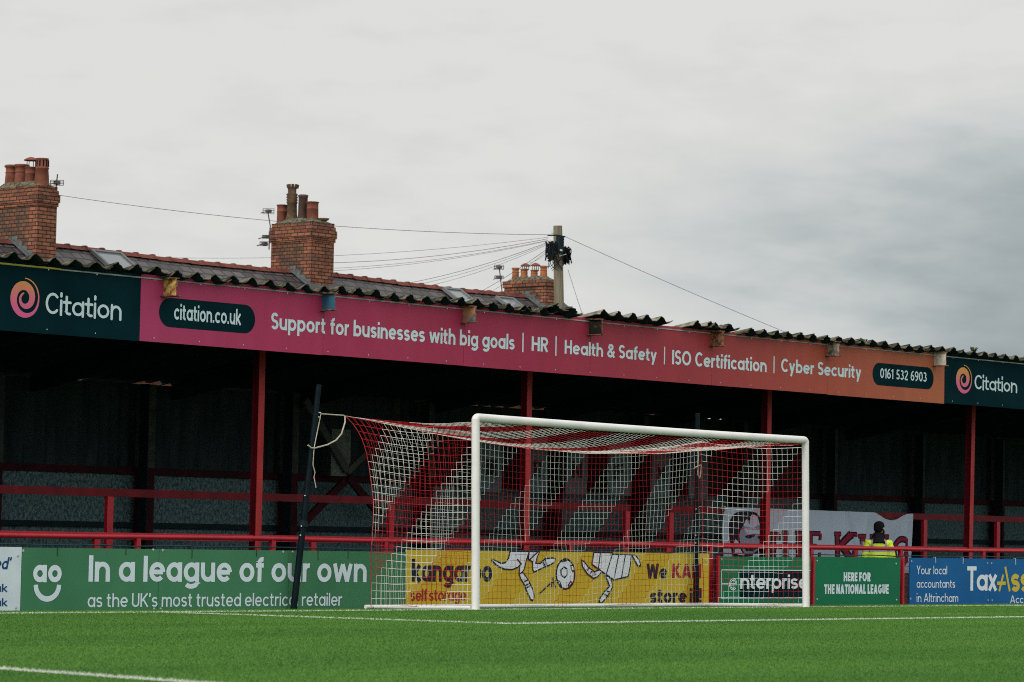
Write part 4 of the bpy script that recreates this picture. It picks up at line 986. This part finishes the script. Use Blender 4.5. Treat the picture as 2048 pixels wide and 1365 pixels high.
for ch, l, r in (('T', 1532, 1556), ('H', 1557, 1601), ('E', 1606, 1640), ('K', 1663, 1704), ('I', 1706, 1730), ('N', 1732, 1776), ('G', 1780, 1812)):
    mb = MB(); x0_, x1_ = xat(l, 1.1, YBN), xat(r, 1.1, YBN); dz = -.03 if ch in 'IN' else (-.07 if ch == 'G' else 0)
    for lay, (w0_, mi) in enumerate(((1, 0), (.52, 1))):
        for li, s_ in enumerate(SER[ch]):
            w_ = w0_*(.16 if len(s_) == 2 and abs(s_[0][1]-s_[1][1]) > .35 else (.12 if len(s_) > 2 else .085))
            v, f = ribbon(dense([(x0_+a*(x1_-x0_), zb_+b*(zt_-zb_)+dz) for a, b in s_], 6 if len(s_) < 4 else 2), w_, cap=False)
            mb.add([(a, YBN+bsurf(a, b)-.006-.004*lay-.0005*li, b) for a, b in v], [tuple(reversed(q)) for q in f], mi)
    mb.build('lettering', [CLOTHD, CLOTHR], bt)
def z4(pts): return [(W(1430+x/10.24, 1010+y/10.24, YBN).x, W(1430+x/10.24, 1010+y/10.24, YBN).z) for x, y in pts]
mb = MB()
def patch(pts, mi, k):
    q = dense(z4(pts)+z4(pts[:1]), 3)[:-1]; mb.poly([(a, YBN+bsurf(a, b)-.010-.003*k, b) for a, b in q], mi)
patch([(230, 420), (270, 290), (340, 190), (440, 140), (620, 130), (760, 160), (850, 260), (890, 420), (880, 560), (830, 1000), (640, 1060), (300, 1060), (260, 760), (235, 560)], 0, 0)
patch([(480, 330), (560, 270), (640, 330), (600, 430), (700, 480), (760, 440), (820, 400), (870, 500), (870, 640), (830, 900), (700, 1010), (540, 1000), (450, 860), (430, 640), (470, 480)], 1, 1)
patch([(520, 330), (580, 300), (640, 420), (760, 500), (860, 520), (868, 600), (740, 590), (560, 610), (540, 500)], 2, 2)
patch([(530, 640), (640, 610), (740, 600), (720, 650), (640, 690), (540, 700)], 0, 3); patch([(790, 640), (870, 620), (870, 690), (800, 690)], 0, 3)
patch([(500, 830), (620, 880), (760, 900), (700, 960), (560, 950)], 0, 3)
mb.build('portrait', [CLOTHD, CLOTHS, CLOTHW], bt)
MB().box((bx0-.0, YBN-.04, bz1-.01), (bx0+.05, YBN+.02, bz1+.01)).build('tie', ROPE, bt)

# ================================================================== PERSON
def skin(name, joints, edges, mats, parent, sub=2, root=0):
    me = bpy.data.meshes.new(name); o = bpy.data.objects.new(name, me); C.objects.link(o)
    org = Vector(parent['org'])
    me.from_pydata([tuple(Vector(j[0])) for j in joints], edges, [])
    md = o.modifiers.new('skin', 'SKIN'); md.use_smooth_shade = True; sb = o.modifiers.new('sub', 'SUBSURF'); sb.levels = sub; sb.render_levels = sub
    for i, j in enumerate(joints):
        r_ = j[1]; me.skin_vertices[0].data[i].radius = (r_, r_) if isinstance(r_, float) else r_
        me.skin_vertices[0].data[i].use_root = (i == root)
    dg = bpy.context.evaluated_depsgraph_get(); m2 = bpy.data.meshes.new_from_object(o.evaluated_get(dg))
    bpy.data.objects.remove(o); o = bpy.data.objects.new(name, m2); C.objects.link(o); o.parent = parent; o['org'] = tuple(org)
    m2.materials.clear()
    for m in mats: m2.materials.append(m)
    return o
def hivis_mat():
    m = bpy.data.materials.new('hi_vis_jacket'); m.use_nodes = True; n = m.node_tree.nodes; l = m.node_tree.links
    p = n['Principled BSDF']; p.inputs['Roughness'].default_value = .7
    t_ = n.new('ShaderNodeTexCoord'); s = n.new('ShaderNodeSeparateXYZ'); l.new(t_.outputs['Object'], s.inputs[0])
    def M(op, a, b=None):
        q = n.new('ShaderNodeMath'); q.operation = op
        for i, v in enumerate((a, b)):
            if v is None: continue
            if isinstance(v, (int, float)): q.inputs[i].default_value = v
            else: l.new(v, q.inputs[i])
        return q.outputs[0]
    z_ = s.outputs[2]; x_ = s.outputs[0]
    band = M('LESS_THAN', M('ABSOLUTE', M('SUBTRACT', z_, 1.275)), .026)
    vert = M('MULTIPLY', M('LESS_THAN', M('ABSOLUTE', M('SUBTRACT', M('ABSOLUTE', x_), .115)), .021), M('GREATER_THAN', z_, 1.28))
    fac = M('MAXIMUM', band, vert)
    z = n.new('ShaderNodeTexNoise'); z.inputs['Scale'].default_value = 9; l.new(t_.outputs['Object'], z.inputs['Vector'])
    c = n.new('ShaderNodeMix'); c.data_type = 'RGBA'; l.new(z.outputs['Fac'], c.inputs[0]); c.inputs[6].default_value = (.62, .95, .03, 1); c.inputs[7].default_value = (.85, 1, .07, 1)
    x = n.new('ShaderNodeMix'); x.data_type = 'RGBA'; l.new(fac, x.inputs[0]); l.new(c.outputs[2], x.inputs[6]); x.inputs[7].default_value = (.42, .40, .40, 1)
    l.new(x.outputs[2], p.inputs['Base Color'])
    b = n.new('ShaderNodeBump'); b.inputs['Strength'].default_value = .6; b.inputs['Distance'].default_value = .02; l.new(z.outputs['Fac'], b.inputs['Height']); l.new(b.outputs[0], p.inputs['Normal'])
    return m
YPE = 3.25
def hr(p, k=1.):          # points of the head, turned and set on the neck
    a = R(-42); x_, y_, z_ = p; return (x_*math.cos(a)-y_*math.sin(a), x_*math.sin(a)+y_*math.cos(a), z_)
hp = W(1762, 1043, YPE); base = Vector((xat(1757, .8, YPE), YPE, PATH_Z))
Hh = hp.z-PATH_Z; print('person height', Hh)
pt = thing('person', 'person in black beanie and yellow hi-vis jacket, back turned, behind the rail', 'person', base)
pt['org'] = (0, 0, 0)
pt.rotation_euler = (0, 0, R(-52)); k = Hh/1.78; pt.scale = (k, k, k)
# local frame: facing +Y, x to the right hand
body = [((0, 0, .96), (.15, .105)), ((0, .005, 1.14), (.14, .10)), ((0, 0, 1.34), (.13, .085)), ((0, -.01, 1.46), (.075, .065)), ((0, .0, 1.535), .056), (hr((0, .02, 1.60)), .072), (hr((0, .03, 1.68)), .086), (hr((0, .025, 1.745)), .06),
        ((.16, 0, 1.40), .045), ((.235, -.02, 1.17), .045), ((.23, .08, .95), .036), ((.228, .115, .87), (.042, .022)),
        ((-.16, 0, 1.40), .045), ((-.235, -.02, 1.17), .045), ((-.23, .08, .95), .036), ((-.228, .115, .87), (.042, .022)),
        ((.09, 0, .88), .085), ((.10, .01, .50), .06), ((.10, -.02, .10), .042), ((.11, .10, .04), .04),
        ((-.09, 0, .88), .085), ((-.10, .01, .50), .06), ((-.10, -.02, .10), .042), ((-.11, .10, .04), .04)]
be = [(0, 1), (1, 2), (2, 3), (3, 4), (4, 5), (5, 6), (6, 7), (3, 8), (8, 9), (9, 10), (10, 11), (3, 12), (12, 13), (13, 14), (14, 15), (0, 16), (16, 17), (17, 18), (18, 19), (0, 20), (20, 21), (21, 22), (22, 23)]
# fingers and thumb
for s_ in (1, -1):
    wri = 11 if s_ == 1 else 15; px_, py_, pz_ = body[wri][0]
    for q, (dx, ln) in enumerate(((-.028, .062), (-.010, .075), (.010, .070), (.027, .055))):
        b0 = len(body); body += [((px_+dx, py_+.015, pz_-.05), .0095), ((px_+dx, py_+.02, pz_-.05-ln*.55), .0088), ((px_+dx*.9, py_+.035, pz_-.05-ln), .0075)]; be += [(wri, b0), (b0, b0+1), (b0+1, b0+2)]
    b0 = len(body); body += [((px_-s_*.045, py_+.02, pz_-.02), .011), ((px_-s_*.05, py_+.04, pz_-.055), .009)]; be += [(wri, b0), (b0, b0+1)]
skin('body', body, be, [SKIN], pt)
jk = [((0, 0, .80), (.19, .14)), ((0, .0, 1.0), (.19, .14)), ((0, .0, 1.18), (.19, .135)), ((0, -.005, 1.36), (.195, .125)), ((0, -.01, 1.455), (.15, .105)),
      ((.175, 0, 1.41), .080), ((.235, -.025, 1.17), .068), ((.23, .075, .97), .058), ((-.175, 0, 1.41), .080), ((-.235, -.025, 1.17), .068), ((-.23, .075, .97), .058)]
skin('jacket', jk, [(0, 1), (1, 2), (2, 3), (3, 4), (4, 5), (5, 6), (6, 7), (4, 8), (8, 9), (9, 10)], [hivis_mat()], pt)
skin('hood', [((0, -.05, 1.465), (.105, .08)), ((0, -.04, 1.505), (.10, .085)), ((0, .0, 1.545), .082), ((0, -.09, 1.40), (.06, .04)), ((.085, .04, 1.50), .036), ((-.085, .04, 1.50), .036)], [(0, 1), (1, 2), (0, 3), (1, 4), (1, 5)], [CLOTHB], pt)
skin('beanie', [(hr((0, -.045, 1.575)), .070), (hr((0, .0, 1.66)), .096), (hr((0, .012, 1.71)), .103), (hr((0, .012, 1.755)), .085), (hr((0, .012, 1.785)), .03)], [(0, 1), (1, 2), (2, 3), (3, 4)], [HAIR], pt)
skin('beard', [(hr((0, .088, 1.575)), .036), (hr((.05, .065, 1.59)), .028), (hr((-.05, .065, 1.59)), .028), (hr((.068, .04, 1.64)), .018), (hr((-.068, .04, 1.64)), .018)], [(0, 1), (0, 2), (1, 3), (2, 4)], [HAIR], pt)
# features of the face: nose, eyes, ears
for s_ in (1, -1):
    mb = MB(); mb.lathe(hr((s_*.030, .108, 1.664)), [(.001, -.008), (.009, -.004), (.011, 0), (.009, .004), (.001, .008)], 10); mb.build('eye', BWHITE, pt)
    skin('ear', [(hr((s_*.086, .02, 1.632)), .013), (hr((s_*.093, .012, 1.655)), .016), (hr((s_*.090, .016, 1.675)), .011)], [(0, 1), (1, 2)], [SKIN], pt, 1)
skin('nose', [(hr((0, .114, 1.66)), .010), (hr((0, .134, 1.632)), .014)], [(0, 1)], [SKIN], pt, 1)
mb = MB(); mb.bar(hr((-.022, .116, 1.602)), hr((.022, .116, 1.602)), .006, .008); mb.build('mouth', CRIM, pt)
skin('trousers', [((0, 0, .95), (.165, .12)), ((.095, 0, .84), .105), ((.105, .01, .48), .08), ((.105, -.02, .10), .068), ((-.095, 0, .84), .105), ((-.105, .01, .48), .08), ((-.105, -.02, .10), .068)], [(0, 1), (1, 2), (2, 3), (0, 4), (4, 5), (5, 6)], [TROUS], pt)
for s_ in (1, -1): skin('shoe', [((s_*.108, -.05, .045), .045), ((s_*.112, .06, .04), .042), ((s_*.116, .15, .032), .034)], [(0, 1), (1, 2)], [CLOTHB], pt)

# ================================================================== HOUSES BEHIND
YH = 21.0; HSL = .62
zrL, zrR = W(300, 507, YH).z, W(900, 577, YH).z
ZRD = (zrL+zrR)/2
print('ridge z', zrL, zrR)
X1, X2, X3 = W(76, 500, YH).x, W(622, 560, YH).x, W(1092, 600, YH).x
print('chimney x', X1, X2, X3)
def skylight(house, roof, px, py, w=.62, h=.9):
    # place on the slope facing the pitch: solve the ray against the plane
    d = ray(px, py); n_ = Vector((0, -HSL, 1)); p0 = Vector((0, YH, ZRD)); tt = (p0-CAM).dot(n_)/d.dot(n_); p = CAM+d*tt
    sl_ = Vector((0, -1, -HSL)).normalized(); nn = Vector((0, -HSL, 1)).normalized(); ex = Vector((1, 0, 0))
    def P(a, b, c): return p+ex*a+sl_*b+nn*c
    mb = MB()
    for (a0, a1, b0, b1) in ((-w/2, w/2, -.06, 0), (-w/2, w/2, h, h+.06), (-w/2-.06, -w/2, -.06, h+.06), (w/2, w/2+.06, -.06, h+.06)):
        vs = [P(a, b, c) for c in (.0, .07) for a, b in ((a0, b0), (a1, b0), (a1, b1), (a0, b1))]
        mb.add(vs, [(4, 5, 6, 7), (0, 1, 5, 4), (1, 2, 6, 5), (2, 3, 7, 6), (3, 0, 4, 7)])
    o = mb.build('skylight', FRAMEG, house)
    g = MB().add([P(-w/2, 0, .04), P(w/2, 0, .04), P(w/2, h, .04), P(-w/2, h, .04)], [(0, 1, 2, 3)]).build('pane', GLASS, house); g.parent = o
def pot(house, chim, kind, x, y, z, h, r, m, tilt=(0, 0)):
    mb = MB(); g = .03
    if kind == 'roll': pr = [(r*1.12, -.1), (r*1.08, 0), (r*.92, h*.6), (r*.90, h*.62), (r*1.0, h*.63), (r*1.0, h*.66), (r*.90, h*.67), (r*.92, h*.86), (r*1.12, h*.9), (r*1.15, h*.95), (r*1.0, h), (r*.8, h), (r*.75, h*.8)]
    elif kind == 'plain': pr = [(r*1.0, -.1), (r, 0), (r*.97, h*.62), (r*1.0, h*.63), (r*1.0, h*.65), (r*.97, h*.66), (r*.98, h*.93), (r*1.10, h*.95), (r*1.10, h*.99), (r*.85, h), (r*.8, h*.8)]
    elif kind == 'tall': pr = [(r, -.1), (r*1.0, 0), (r*.93, h*.9), (r*1.02, h*.91), (r*1.04, h*.98), (r*.8, h), (r*.75, h*.8)]
    elif kind == 'louvre': pr = [(r*1.18, -.1), (r*1.15, 0), (r*.98, h*.58), (r*1.08, h*.60), (r*1.08, h*.63), (r*.98, h*.64), (r*.97, h*.98), (r*1.02, h), (r*.8, h), (r*.75, h*.8)]
    elif kind == 'crown': pr = [(r*1.9, -.12), (r*1.8, 0), (r*1.35, h*.12), (r*1.15, h*.22), (r*1.1, h*.50), (r*1.3, h*.54), (r*1.1, h*.57), (r*1.32, h*.61), (r*1.1, h*.64), (r*1.34, h*.68), (r*1.1, h*.71), (r*1.34, h*.75), (r*.95, h*.79), (r*.98, h*.92), (r*1.1, h*.95), (r*.85, h*.94)]
    mb.lathe((x, y, z), pr, 20, tilt=tilt)
    if kind == 'crown':
        for q in range(8):
            a = 2*math.pi*q/8; mb.bar((x+r*.98*math.cos(a), y+r*.98*math.sin(a), z+h*.92), (x+r*1.12*math.cos(a), y+r*1.12*math.sin(a), z+h*1.02), .07, .02)
    if kind == 'louvre':
        for q in range(12):
            a = 2*math.pi*q/12
            for u in range(4): mb.bar((x+r*.985*math.cos(a-.11), y+r*.985*math.sin(a-.11), z+h*(.71+.065*u)), (x+r*.985*math.cos(a+.11), y+r*.985*math.sin(a+.11), z+h*(.71+.065*u)), .02, .032, 1)
    o = mb.build('chimney_pot', [m, mat('pot_slot', (.01, .008, .008), .9)], house); o.parent = chim; return o
def cowl(house, chim, x, y, z, r, m, gap=.16):
    mb = MB(); mb.lathe((x, y, z+gap), [(r*1.35, 0), (r*1.3, .02), (r*.6, .06), (r*.05, .075)], 18)
    for q in range(4):
        a = 2*math.pi*q/4+.4; mb.tube([(x+r*.85*math.cos(a), y+r*.85*math.sin(a), z-.04), (x+r*.85*math.cos(a), y+r*.85*math.sin(a), z+gap+.01)], .008, 5)
    mb.build('pot_cowl', m, house).parent = chim
def corner_chimney(house, xc, wx, ly, ztop, band, c1, c2, sooty, nm='chimney', flash=True, ymid=YH, corbel=3):
    """xc = x of the near right-hand... the west face is at xc-wx, the pitch-side face at ymid-ly/2"""
    x0, x1 = xc, xc+wx; y0, y1 = ymid-ly/2, ymid+ly/2; zb = ZRD-2.2
    m = brick_mat('chimney_brick', c1, c2, (.030, .022, .017), sooty, 0., ly*.33, zb-PATH_Z, ztop-band-PATH_Z)
    mb = MB(); cr = .0765
    mb.box((x0, y0, zb), (x1, y1, ztop-band))
    z = ztop-band
    steps = [.022, .044, .044, .022, .0] if corbel == 3 else [.03, .03]
    hs = band/len(steps)
    for e_ in steps: mb.box((x0-e_, y0-e_, z), (x1+e_, y1+e_, z+hs)); z += hs
    o = mb.build(nm, m, house)
    # flaunching: lumpy mortar crown
    mb = MB(); n1, n2 = 14, 10; vs = []
    for a in range(n1+1):
        for b in range(n2+1):
            u, v = a/n1, b/n2; ed_ = min(u, 1-u, v, 1-v)
            vs.append((lerp(x0-.01, x1+.01, v), lerp(y0-.01, y1+.01, u), ztop-.02+min(.13, ed_*.55)+random.uniform(-.012, .018)))
    mb.add(vs, [(a*(n2+1)+b, a*(n2+1)+b+1, (a+1)*(n2+1)+b+1, (a+1)*(n2+1)+b) for a in range(n1) for b in range(n2)], 0, True)
    q = mb.build('mortar_crown', MORT, house); q.parent = o
    if flash:       # stepped lead flashing down the slope on the west side and an apron at the front
        mb = MB(); y = ymid
        k = 0
        while y > y0-.02:
            zr_ = ZRD-(ymid-y)*HSL
            mb.box((x0-.006, max(y-.16, y0-.005), zr_-.12), (x0-.001, y, zr_+.075)); y -= .16; k += 1
        zr_ = ZRD-(ymid-y0)*HSL; mb.box((x0-.03, y0-.05, zr_-.12), (x1+.03, y0-.001, zr_+.05))
        mb.bar((x0-.06, ymid-.0, ZRD+.03), (x0-.06, y0, ZRD+.03-(ymid-y0)*HSL), .05, .03)
        q = mb.build('lead_flashing', LEAD, house); q.parent = o
    return o, x0, x1, y0, y1
def house(label, a, b):
    h = thing('terraced_house', label, 'house', ((a+b)/2, YH, PATH_Z), 'terraced houses behind the stand')
    yf, yb = YH-4.0, YH+4.0; ze = ZRD-4.0*HSL
    mb = MB(); mb.box((a+.002, yf+.25, PATH_Z), (b-.002, yb-.25, ze+.05)); mb.build('wall', HBRICK, h)
    mb = MB(); vs = []
    for s_ in (-1, 1):
        n_ = 10
        rows = [(YH+s_*4.2*j/n_, ZRD-4.2*j/n_*HSL-.035*math.sin(math.pi*j/n_)) for j in range(n_+1)]
        nx_ = 16; b0 = len(mb.v); sag = lambda u: -.05*math.sin(math.pi*u)
        vs = [(lerp(a, b, i_/nx_), y, z+sag(i_/nx_)) for (y, z) in rows for i_ in range(nx_+1)]
        mb.add(vs, [(j*(nx_+1)+i_, j*(nx_+1)+i_+1, (j+1)*(nx_+1)+i_+1, (j+1)*(nx_+1)+i_) for j in range(n_) for i_ in range(nx_)])
    roof = mb.build('roof', SLATE, h)
    # angled ridge tiles with raised joints
    mb = MB(); x = a; L_ = .46
    while x < b-.02:
        x2 = min(x+L_, b); zz = ZRD+.02-.05*math.sin(math.pi*((x+x2)/2-a)/(b-a))+random.uniform(-.006, .006)
        for (xa, xb_, g) in ((x+.002, x2-.062, 0), (x2-.06, x2-.002, .022)):
            vs = []
            for xx in (xa, xb_):
                for (dy, dz) in ((-.15-g, -.075), (-.05, .012+g), (.05, .012+g), (.15+g, -.075)): vs.append((xx, YH+dy, zz+dz))
            mb.add(vs, [(0, 4, 5, 1), (1, 5, 6, 2), (2, 6, 7, 3), (0, 1, 2, 3), (4, 7, 6, 5)])
        x += L_
    mb.build('ridge_tiles', RIDGE, h).parent = roof
    return h, roof
# chimney tops from the photo
wx = .78
zt1, zt2, zt3 = W(78, 372, YH-.6).z, W(625, 443, YH-.6).z, W(1093, 560, YH-.6).z
print('chimney tops', zt1, zt2, zt3)
BR1, BR2 = (.35, .140, .076), (.20, .074, .050)
SO = ((.22, .095, .055), (.10, .070, .050))
hA, rA = house('end terraced house under the tall chimney at the left edge', X1-7, X1+wx)
hB, rB = house('middle terraced house between the two tall brick chimneys', X1+wx, X2+wx)
hC, rC = house('terraced house below the low chimney beside the telephone pole', X2+wx, X3+.45)
skylight(hB, rB, 213, 510, .7, .7); skylight(hC, rC, 905, 584, .5, .6); skylight(hC, rC, 1010, 601, .5, .5)
def chimY(px, py, X): return onX(px, py, X).y
ch1, ax0, ax1, ay0, ay1 = corner_chimney(hA, W(74, 440, YH-.75).x, .50, 1.50, zt1, .40, BR1, BR2, SO)
ch2, bx0_, bx1_, by0, by1 = corner_chimney(hB, W(622, 500, YH-.62).x, .70, 1.24, zt2, .42, BR1, BR2, SO)
ch3, cx0, cx1, cy0, cy1 = corner_chimney(hC, W(1091, 590, YH-.65).x, .52, 1.30, zt3, .155, BR1, BR2, SO, corbel=1)
def potrow(h, ch, x0, x1, y0, y1, zt, items):
    for (px, kind, hh, r, m, dx) in items:
        x = (x0+x1)/2+dx; y = onX(px, 400, x).y
        pot(h, ch, kind, x, y, zt+.04, hh, r, m, (random.uniform(-.02, .02), random.uniform(-.02, .02)))
def hpx(px, ty, zt, x):      # height of a pot whose top is at row ty
    y = onX(px, ty, x).y; return onX(px, ty, x).z-zt-.04
xm = (ax0+ax1)/2
potrow(hA, ch1, ax0, ax1, ay0, ay1, zt1, [(22, 'roll', hpx(22, 331, zt1, xm), .132, TERRA, 0), (42, 'roll', hpx(42, 330, zt1, xm), .142, TERRA, 0), (62, 'plain', hpx(62, 335, zt1, xm), .132, TERRA, 0), (82.5, 'louvre', hpx(82, 318, zt1, xm), .130, TERRA, 0)])
y_ = onX(64, 330, xm).y; cowl(hA, ch1, xm-.02, y_, onX(64, 335, xm).z, .11, TERRA, .13)
xm = (bx0_+bx1_)/2
potrow(hB, ch2, bx0_, bx1_, by0, by1, zt2, [(565, 'plain', hpx(565, 410, zt2, xm), .118, TERRA, 0), (585, 'crown', hpx(585, 371, zt2, xm), .098, TERRD, 0), (606, 'tall', hpx(606, 390, zt2, xm), .108, TERRG, 0), (626, 'plain', hpx(626, 404, zt2, xm), .132, TERRA, 0)])
mb = MB(); mb.lathe((xm+.17, by0+.20, zt2+.055), [(.02, -.02), (.13, .02), (.14, .06), (.02, .07)], 14, tilt=(.5, 0)); mb.build('broken_cap', TERRD, hB).parent = ch2
xm = (cx0+cx1)/2
potrow(hC, ch3, cx0, cx1, cy0, cy1, zt3, [(1034, 'roll', hpx(1034, 536, zt3, xm), .085, TERRO, 0), (1051, 'roll', hpx(1051, 538, zt3, xm), .088, TERRO, 0), (1071, 'roll', hpx(1071, 540, zt3, xm), .088, TERRO, 0), (1090, 'roll', hpx(1090, 532, zt3, xm), .085, TERRO, 0)])
for px, ty in ((1051, 538), (1071, 540)): p = onX(px, ty, xm); cowl(hC, ch3, xm, p.y, p.z, .09, TERRA, .06 if px < 1060 else .09)

# TV aerials
def aerial(label, base, top, y, grids):
    b, tp = W(*base, y), W(*top, y)
    t = thing('tv_aerial', label, 'aerial', b, 'television aerials on the chimneys')
    MB().tube([b, tp], .014, 6).build('mast', ALU, t)
    for (px, py, w_, h_) in grids:
        c_ = W(px, py, y); mb = MB(); ex = rt0; ez = Vector((0, 0, 1))
        for k_ in range(4): z = (k_/3-.5)*h_; mb.tube([c_-ex*w_/2+ez*z, c_+ex*w_/2+ez*z], .007, 4)
        for k_ in (-.5, .5): mb.tube([c_+ex*w_*k_-ez*h_/2, c_+ex*w_*k_+ez*h_/2], .007, 4)
        mb.tube([c_-fw*.03, c_-fw*.5-ex*.12-ez*.06], .012, 5); mb.box(c_-Vector((.05, .05, .035)), c_+Vector((.05, .05, .035)))
        mb.build('antenna_grid', ALU, t)
aerial('tv aerial on the right side of the tallest left chimney', (108, 418), (115, 349), ay0+.1, [(114, 366, .26, .10)])
aerial('tv aerial standing up from the left side of the middle chimney', (541, 455), (535, 420), by1-.1, [(537, 423, .24, .11)])
aerial('cluster of small aerials low on the left side of the middle chimney', (538, 500), (540, 455), by1-.1, [(532, 474, .17, .07), (529, 488, .20, .09)])
aerial('twin tv aerial on a thin mast left of the low chimney', (1005, 592), (998, 531), YH-.1, [(998, 535, .22, .10), (998, 555, .20, .07)])

# telephone pole with terminal boxes and drop wires
YTP = 16.3
pb = W(1118, 612, YTP); ptp = W(1115.5, 452, YTP)
tp_ = thing('telephone_pole', 'weathered wooden telephone pole behind the broken part of the roof', 'telephone pole', (pb.x, YTP, PATH_Z))
MB().tube([(pb.x+.02, YTP, PATH_Z), pb, pb.lerp(ptp, .5), ptp], [.15, .108, .103, .095], 16).build('shaft', WOOD, tp_)
def P2(px, py, dy=0.): return W(px, py, YTP+dy)
def pbox(l, r, ty, by, y, m, nm):
    a_, b_ = P2(l, by, y), P2(r, ty, y); MB().box((a_.x, YTP+y-.06, a_.z), (b_.x, YTP+y+.03, b_.z)).build(nm, m, tp_)
pbox(1114, 1124, 474, 504, -.13, DARK, 'terminal_box')
MB().box(P2(1120, 499, -.2), P2(1124, 503, -.2)+Vector((0, -.01, 0))).build('white_tag', LETTER, tp_)
for (l, r, ty, by, dy) in ((1096, 1108, 482, 524, -.05), (1127, 1138, 492, 530, -.02)):
    mb = MB()
    for k_ in range(26):
        a_ = P2(random.uniform(l, r), random.uniform(ty, ty+10), dy); b_ = P2(random.uniform(l, r), random.uniform(by-12, by), dy); j_ = Vector((0, random.uniform(-.1, .1), 0))
        mid = a_.lerp(b_, .5)+Vector((random.uniform(-.07, .07), random.uniform(-.06, .06), random.uniform(-.05, .05)))
        mb.tube(bez(a_+j_, mid*2-a_.lerp(b_, .5), b_+j_, 9), random.uniform(.008, .016), 5)
    a_, b_ = P2(l+2, by-6, dy), P2(r-2, ty+6, dy); mb.box((a_.x, YTP+dy-.05, a_.z), (b_.x, YTP+dy+.05, b_.z)); mb.build('cable_bundle', CABLE, tp_)
mb = MB()
for k_ in range(14):
    a_ = P2(random.uniform(1098, 1130), random.uniform(476, 500), -.11); b_ = P2(random.uniform(1096, 1134), random.uniform(525, 545), -.11)
    mid = P2(random.uniform(1088, 1142), random.uniform(500, 540), -.14); mb.tube(bez(a_, mid, b_, 10), .007, 5)
mb.build('cable_loops', CABLE, tp_)
MB().tube([P2(1095, 471, -.02), P2(1116, 471, -.14), P2(1130, 474, -.02)], .016, 6).build('bracket', DARK, tp_)
MB().tube([P2(1118, 513, -.12), P2(1132, 509, -.12)], .010, 6).build('hook', GALV, tp_)
MB().tube([P2(1105, 460, -.1), P2(1104.5, 467, -.1)], .03, 8).build('insulator', LETTER, tp_)
def wire(label, a, b, ya, yb, sag=.1, r=.0052, m=WIREM):
    p, q = W(*a, ya), W(*b, yb); n_ = 24
    pts = [p.lerp(q, i_/n_)-Vector((0, 0, sag*4*(i_/n_)*(1-i_/n_))) for i_ in range(n_+1)]
    mb = MB(); mb.tube(pts, r, 5); tag(mb.build('telephone_wire', m, None, q), label, 'wire', 'telephone wires from the pole')
yb_ = YTP-.1
wire('telephone wire from the pole to the top of the tall left chimney', (112, 390), (1096, 470), ay0-.05, yb_, .18)
wire('faint telephone wire passing behind the middle chimney', (30, 500), (1096, 475), 24.5, yb_, .3, .0038)
wire('telephone wire reaching the middle chimney, uppermost of its three', (666, 526), (1096, 478), by0+.4, yb_, .10)
wire('middle of three telephone wires running to the middle chimney', (666, 537), (1096, 481), by0+.5, yb_, .10, .0038)
wire('lowest of three telephone wires running to the middle chimney', (666, 542), (1096, 482), by0+.5, yb_, .10, .0038)
wire('telephone wire dropping to the ridge, leftmost of the ridge group', (815, 567), (1098, 484), YH+.3, yb_, .08)
wire('telephone wire dropping to the ridge right beside the leftmost one', (838, 569), (1098, 486), YH+.3, yb_, .08, .0038)
wire('telephone wire dropping to the ridge, rightmost of the ridge group', (858, 572), (1098, 488), YH+.3, yb_, .08, .0038)
wire('telephone wire dropping past the twin aerial to the roof', (935, 598), (1100, 494), 18.5, yb_, .05)
wire('thin telephone wire ending at the twin aerial roof slope', (960, 598), (1100, 497), 18.5, yb_, .05, .0038)
wire('long telephone wire descending right from the pole across the open sky', (1990, 826), (1131, 474), 14.0, yb_, .12)
wire('short stay wire running steeply down right of the pole', (1171, 648), (1136, 540), 13.0, yb_, .01)
wire('thin loose wire hanging on the left of the pole over the low chimney', (1058, 527), (1100, 500), 17.0, yb_, .04, .0038)
# weeds sprouting on the roof edge
def weed(label, px, py, n_, h_):
    b = W(px, py, 2.62); mb = MB()
    for k_ in range(n_):
        a_ = random.uniform(0, 6.28); d = Vector((math.cos(a_)*h_*.9, math.sin(a_)*h_*.5, h_*random.uniform(.5, 1)));
        mb.tube([b, b+d*.5+Vector((0, 0, .01)), b+d], .003, 4, 0)
        for q in range(5):
            c_ = b+d*random.uniform(.3, 1); e1 = Vector((random.uniform(-1, 1), random.uniform(-1, 1), random.uniform(-.3, 1))).normalized()*.035; e2 = e1.orthogonal().normalized()*.014
            mb.add([c_, c_+e1*.5+e2, c_+e1, c_+e1*.5-e2], [(0, 1, 2, 3)], 0)
    tag(mb.build('weed', mat('weed_leaf', (.06, .10, .03), .8, (.03, .05, .02), 20), None, b), label, 'weed', 'weeds on the stand roof')
weed('green weed sprouting on the roof edge above the far teal sign', 1948, 705, 14, .10); weed('small dry tuft on the roof edge above the orange sign', 1727, 684, 7, .07)
